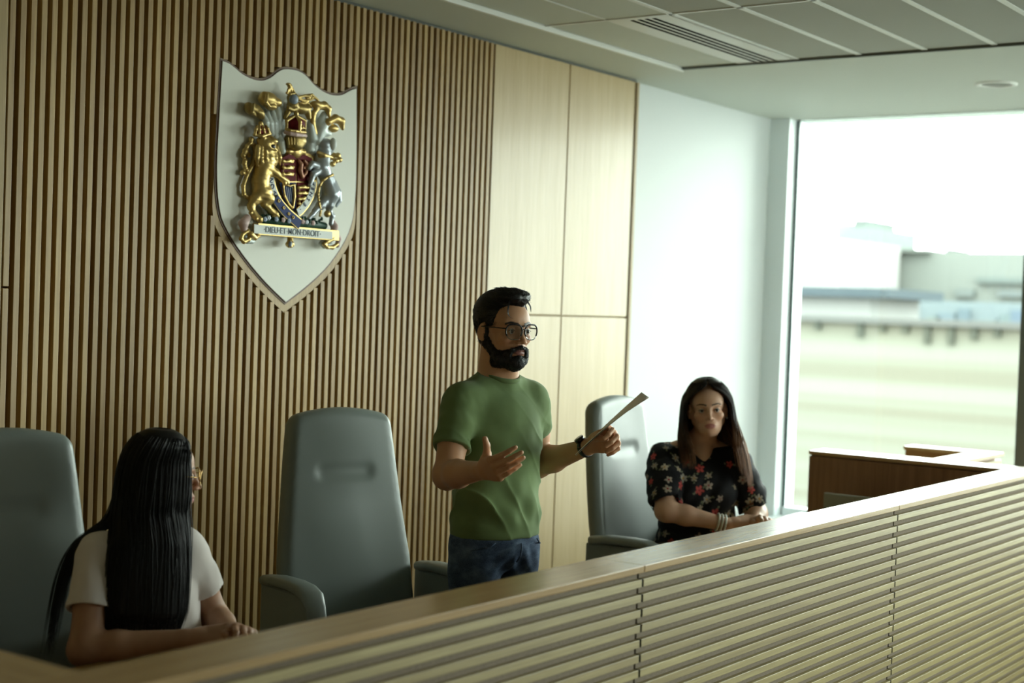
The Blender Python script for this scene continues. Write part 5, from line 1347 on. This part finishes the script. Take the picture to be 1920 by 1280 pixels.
GL_ = [(318, 618), (320, 645), (326, 672), (336, 700), (350, 726)]; GR_ = [(514, 640), (510, 672), (500, 705), (482, 740), (456, 772), (440, 785)]; GS_ = [(338, 718), (362, 752), (390, 785), (420, 812), (452, 840)]
band('garter', GL_, 12, .02, .050, EW, 3); band('garter', GR_, 12, .02, .050, EW, 3); band('garter_strap', GS_, 15, .03, .060, BLUE, 3)
for p in ((352, 730), (375, 762), (398, 790), (418, 806)):
    b = Body(); c = Q(p[0], p[1], .062)
    for k in range(8): a = 2*PI*k/8; b.ell(c+V3(math.cos(a)*.0048, 0, math.sin(a)*.0048), (.0022,)*3, .001)
    esdf('strap_eyelet', b, GOLD, .0013, 0)
def letters(txt, cx, cy, h, height, ang=0, m=BLUE, wscale=1.0, name='lettering', bold=.0):
    cu = bpy.data.curves.new('txt', 'FONT'); cu.body = txt; cu.size = 1; cu.align_x = 'CENTER'; cu.align_y = 'CENTER'; cu.extrude = .04; cu.offset = bold; cu.space_character = 1.04 if len(txt) > 3 else 1
    to = bpy.data.objects.new('txt', cu); COL.objects.link(to); dg = bpy.context.evaluated_depsgraph_get(); me = bpy.data.meshes.new_from_object(to.evaluated_get(dg)); bpy.data.objects.remove(to)
    c = Q(cx, cy, h); s = height/.70; ca, sa = math.cos(ang), math.sin(ang)
    for v_ in me.vertices:
        x, y, z = v_.co.x*s*wscale, v_.co.y*s, v_.co.z*s; v_.co = Vector((c[0]+x*ca-y*sa-AO[0], c[1]-z-AO[1], c[2]+x*sa+y*ca-AO[2]))
    me.materials.clear(); return link_mesh(name, me, m, arms)
for t, (x, y), a in (('N', (318, 636), 84), ('O', (323, 664), 72), ('H', (334, 697), 58)): letters(t, x, y, .0515, .0165, R(a), BLUE, 1.1)
for t, (x, y), a in (('P', (513, 652), -98), ('E', (509, 675), -105), ('N', (501, 700), -115), ('S', (489, 724), -125), ('E', (473, 748), -132), ('\u00b7', (452, 770), -140)): letters(t, x, y, .0515, .0145, R(a+180), BLUE, 1.1)
# compartment, rose plants, motto scroll
b = Body(); ch(b, [(265, 815, .02), (330, 820, .03), (400, 825, .035), (470, 832, .03), (560, 845, .02)], [.014, .018, .020, .018, .014], .01)
for i in range(26): el(b, (275+i*11, 800+10*math.sin(i*1.7)+i*.9, .038+.008*(i % 3)), (.006, .005, .008), .002)
esdf('green_mound', b, EGRN)
for i, p in enumerate(((288, 815, 0), (372, 818, 1), (305, 808, 0), (340, 815, 0), (462, 826, 1), (480, 828, 0), (398, 822, 0), (510, 832, 0))):
    b = Body(); c = Q(p[0], p[1], .058)
    for k in range(5): a = 2*PI*k/5; b.ell(c+V3(math.cos(a)*.006, 0, math.sin(a)*.006), (.0048, .004, .0048), .001)
    b.ell(c+V3(0, -.002, 0), (.004,)*3, .001); esdf('rose', b, (LB, EPINK, SILV)[i % 3], .0018, 0)
sc = [(232, 860), (330, 868), (420, 877), (515, 886), (602, 894)]
plate('motto_scroll', [(230, 832), (603, 867), (603, 914), (230, 886)], .022, .052, GOLD)
plate('motto_face', [(236, 838), (598, 872), (598, 908), (236, 880)], .052, .054, EW)
letters('\u00b7DIEU\u00b7ET\u00b7MON\u00b7DROIT\u00b7', 417, 874, .0545, .0215, 0, mat('motto_ink', (.07, .10, .13), .5), .94, 'motto_lettering', .002)
b = Body(); ch(b, [(205, 810, .03), (188, 835, .035), (190, 860, .035), (212, 872, .035)], [.014, .018, .012, .008], .004); esdf('scroll_end', b, EPINK)
b = Body(); ch(b, [(210, 868, .045), (185, 885, .045), (176, 905, .045), (190, 918, .045), (212, 908, .045), (222, 885, .04)], [.007, .006, .007, .008, .008, .006], .004); ch(b, [(222, 885, .05), (240, 900, .04), (262, 890, .03)], [.012, .010, .006], .004); esdf('scroll_curl', b, GOLD)
b = Body(); ch(b, [(196, 893, .035), (205, 912, .035), (228, 918, .035)], [.009, .012, .009], .004); el(b, (236, 905, .034), (.010, .008, .014), .004); esdf('scroll_tail', b, PALE)
b = Body(); ch(b, [(600, 835, .035), (608, 850, .04), (602, 868, .04)], [.014, .015, .010], .004); ch(b, [(612, 880, .035), (628, 905, .035), (622, 935, .035)], [.012, .011, .010], .004); esdf('scroll_end', b, EPINK)
b = Body(); ch(b, [(600, 905, .045), (575, 918, .045), (560, 930, .045), (575, 944, .045), (600, 945, .04), (620, 930, .04)], [.009, .008, .007, .007, .008, .007], .004); ch(b, [(596, 858, .045), (625, 868, .045), (632, 890, .04)], [.007, .006, .005], .003); esdf('scroll_curl', b, GOLD)
b = Body(); ch(b, [(560, 915, .03), (548, 928, .03), (562, 940, .03), (590, 930, .03)], [.010, .010, .008, .008], .004); esdf('scroll_tail', b, PALE)
b = Body(); ch(b, [(404, 885, .03), (404, 925, .035)], [.010, .012], .004); el(b, (403, 930, .045), (.020, .014, .014), .003)
for k in range(5): a = 2*PI*k/5+.3; c = Q(403, 930, .055); b.ell(c+V3(math.cos(a)*.011, 0, math.sin(a)*.010), (.006, .005, .006), .002)
esdf('pendant_rose', b, GOLD)
b = Body(); ch(b, [(405, 925, .062), (404, 934, .062)], [.007, .007], .002); esdf('pendant_centre', b, LB)
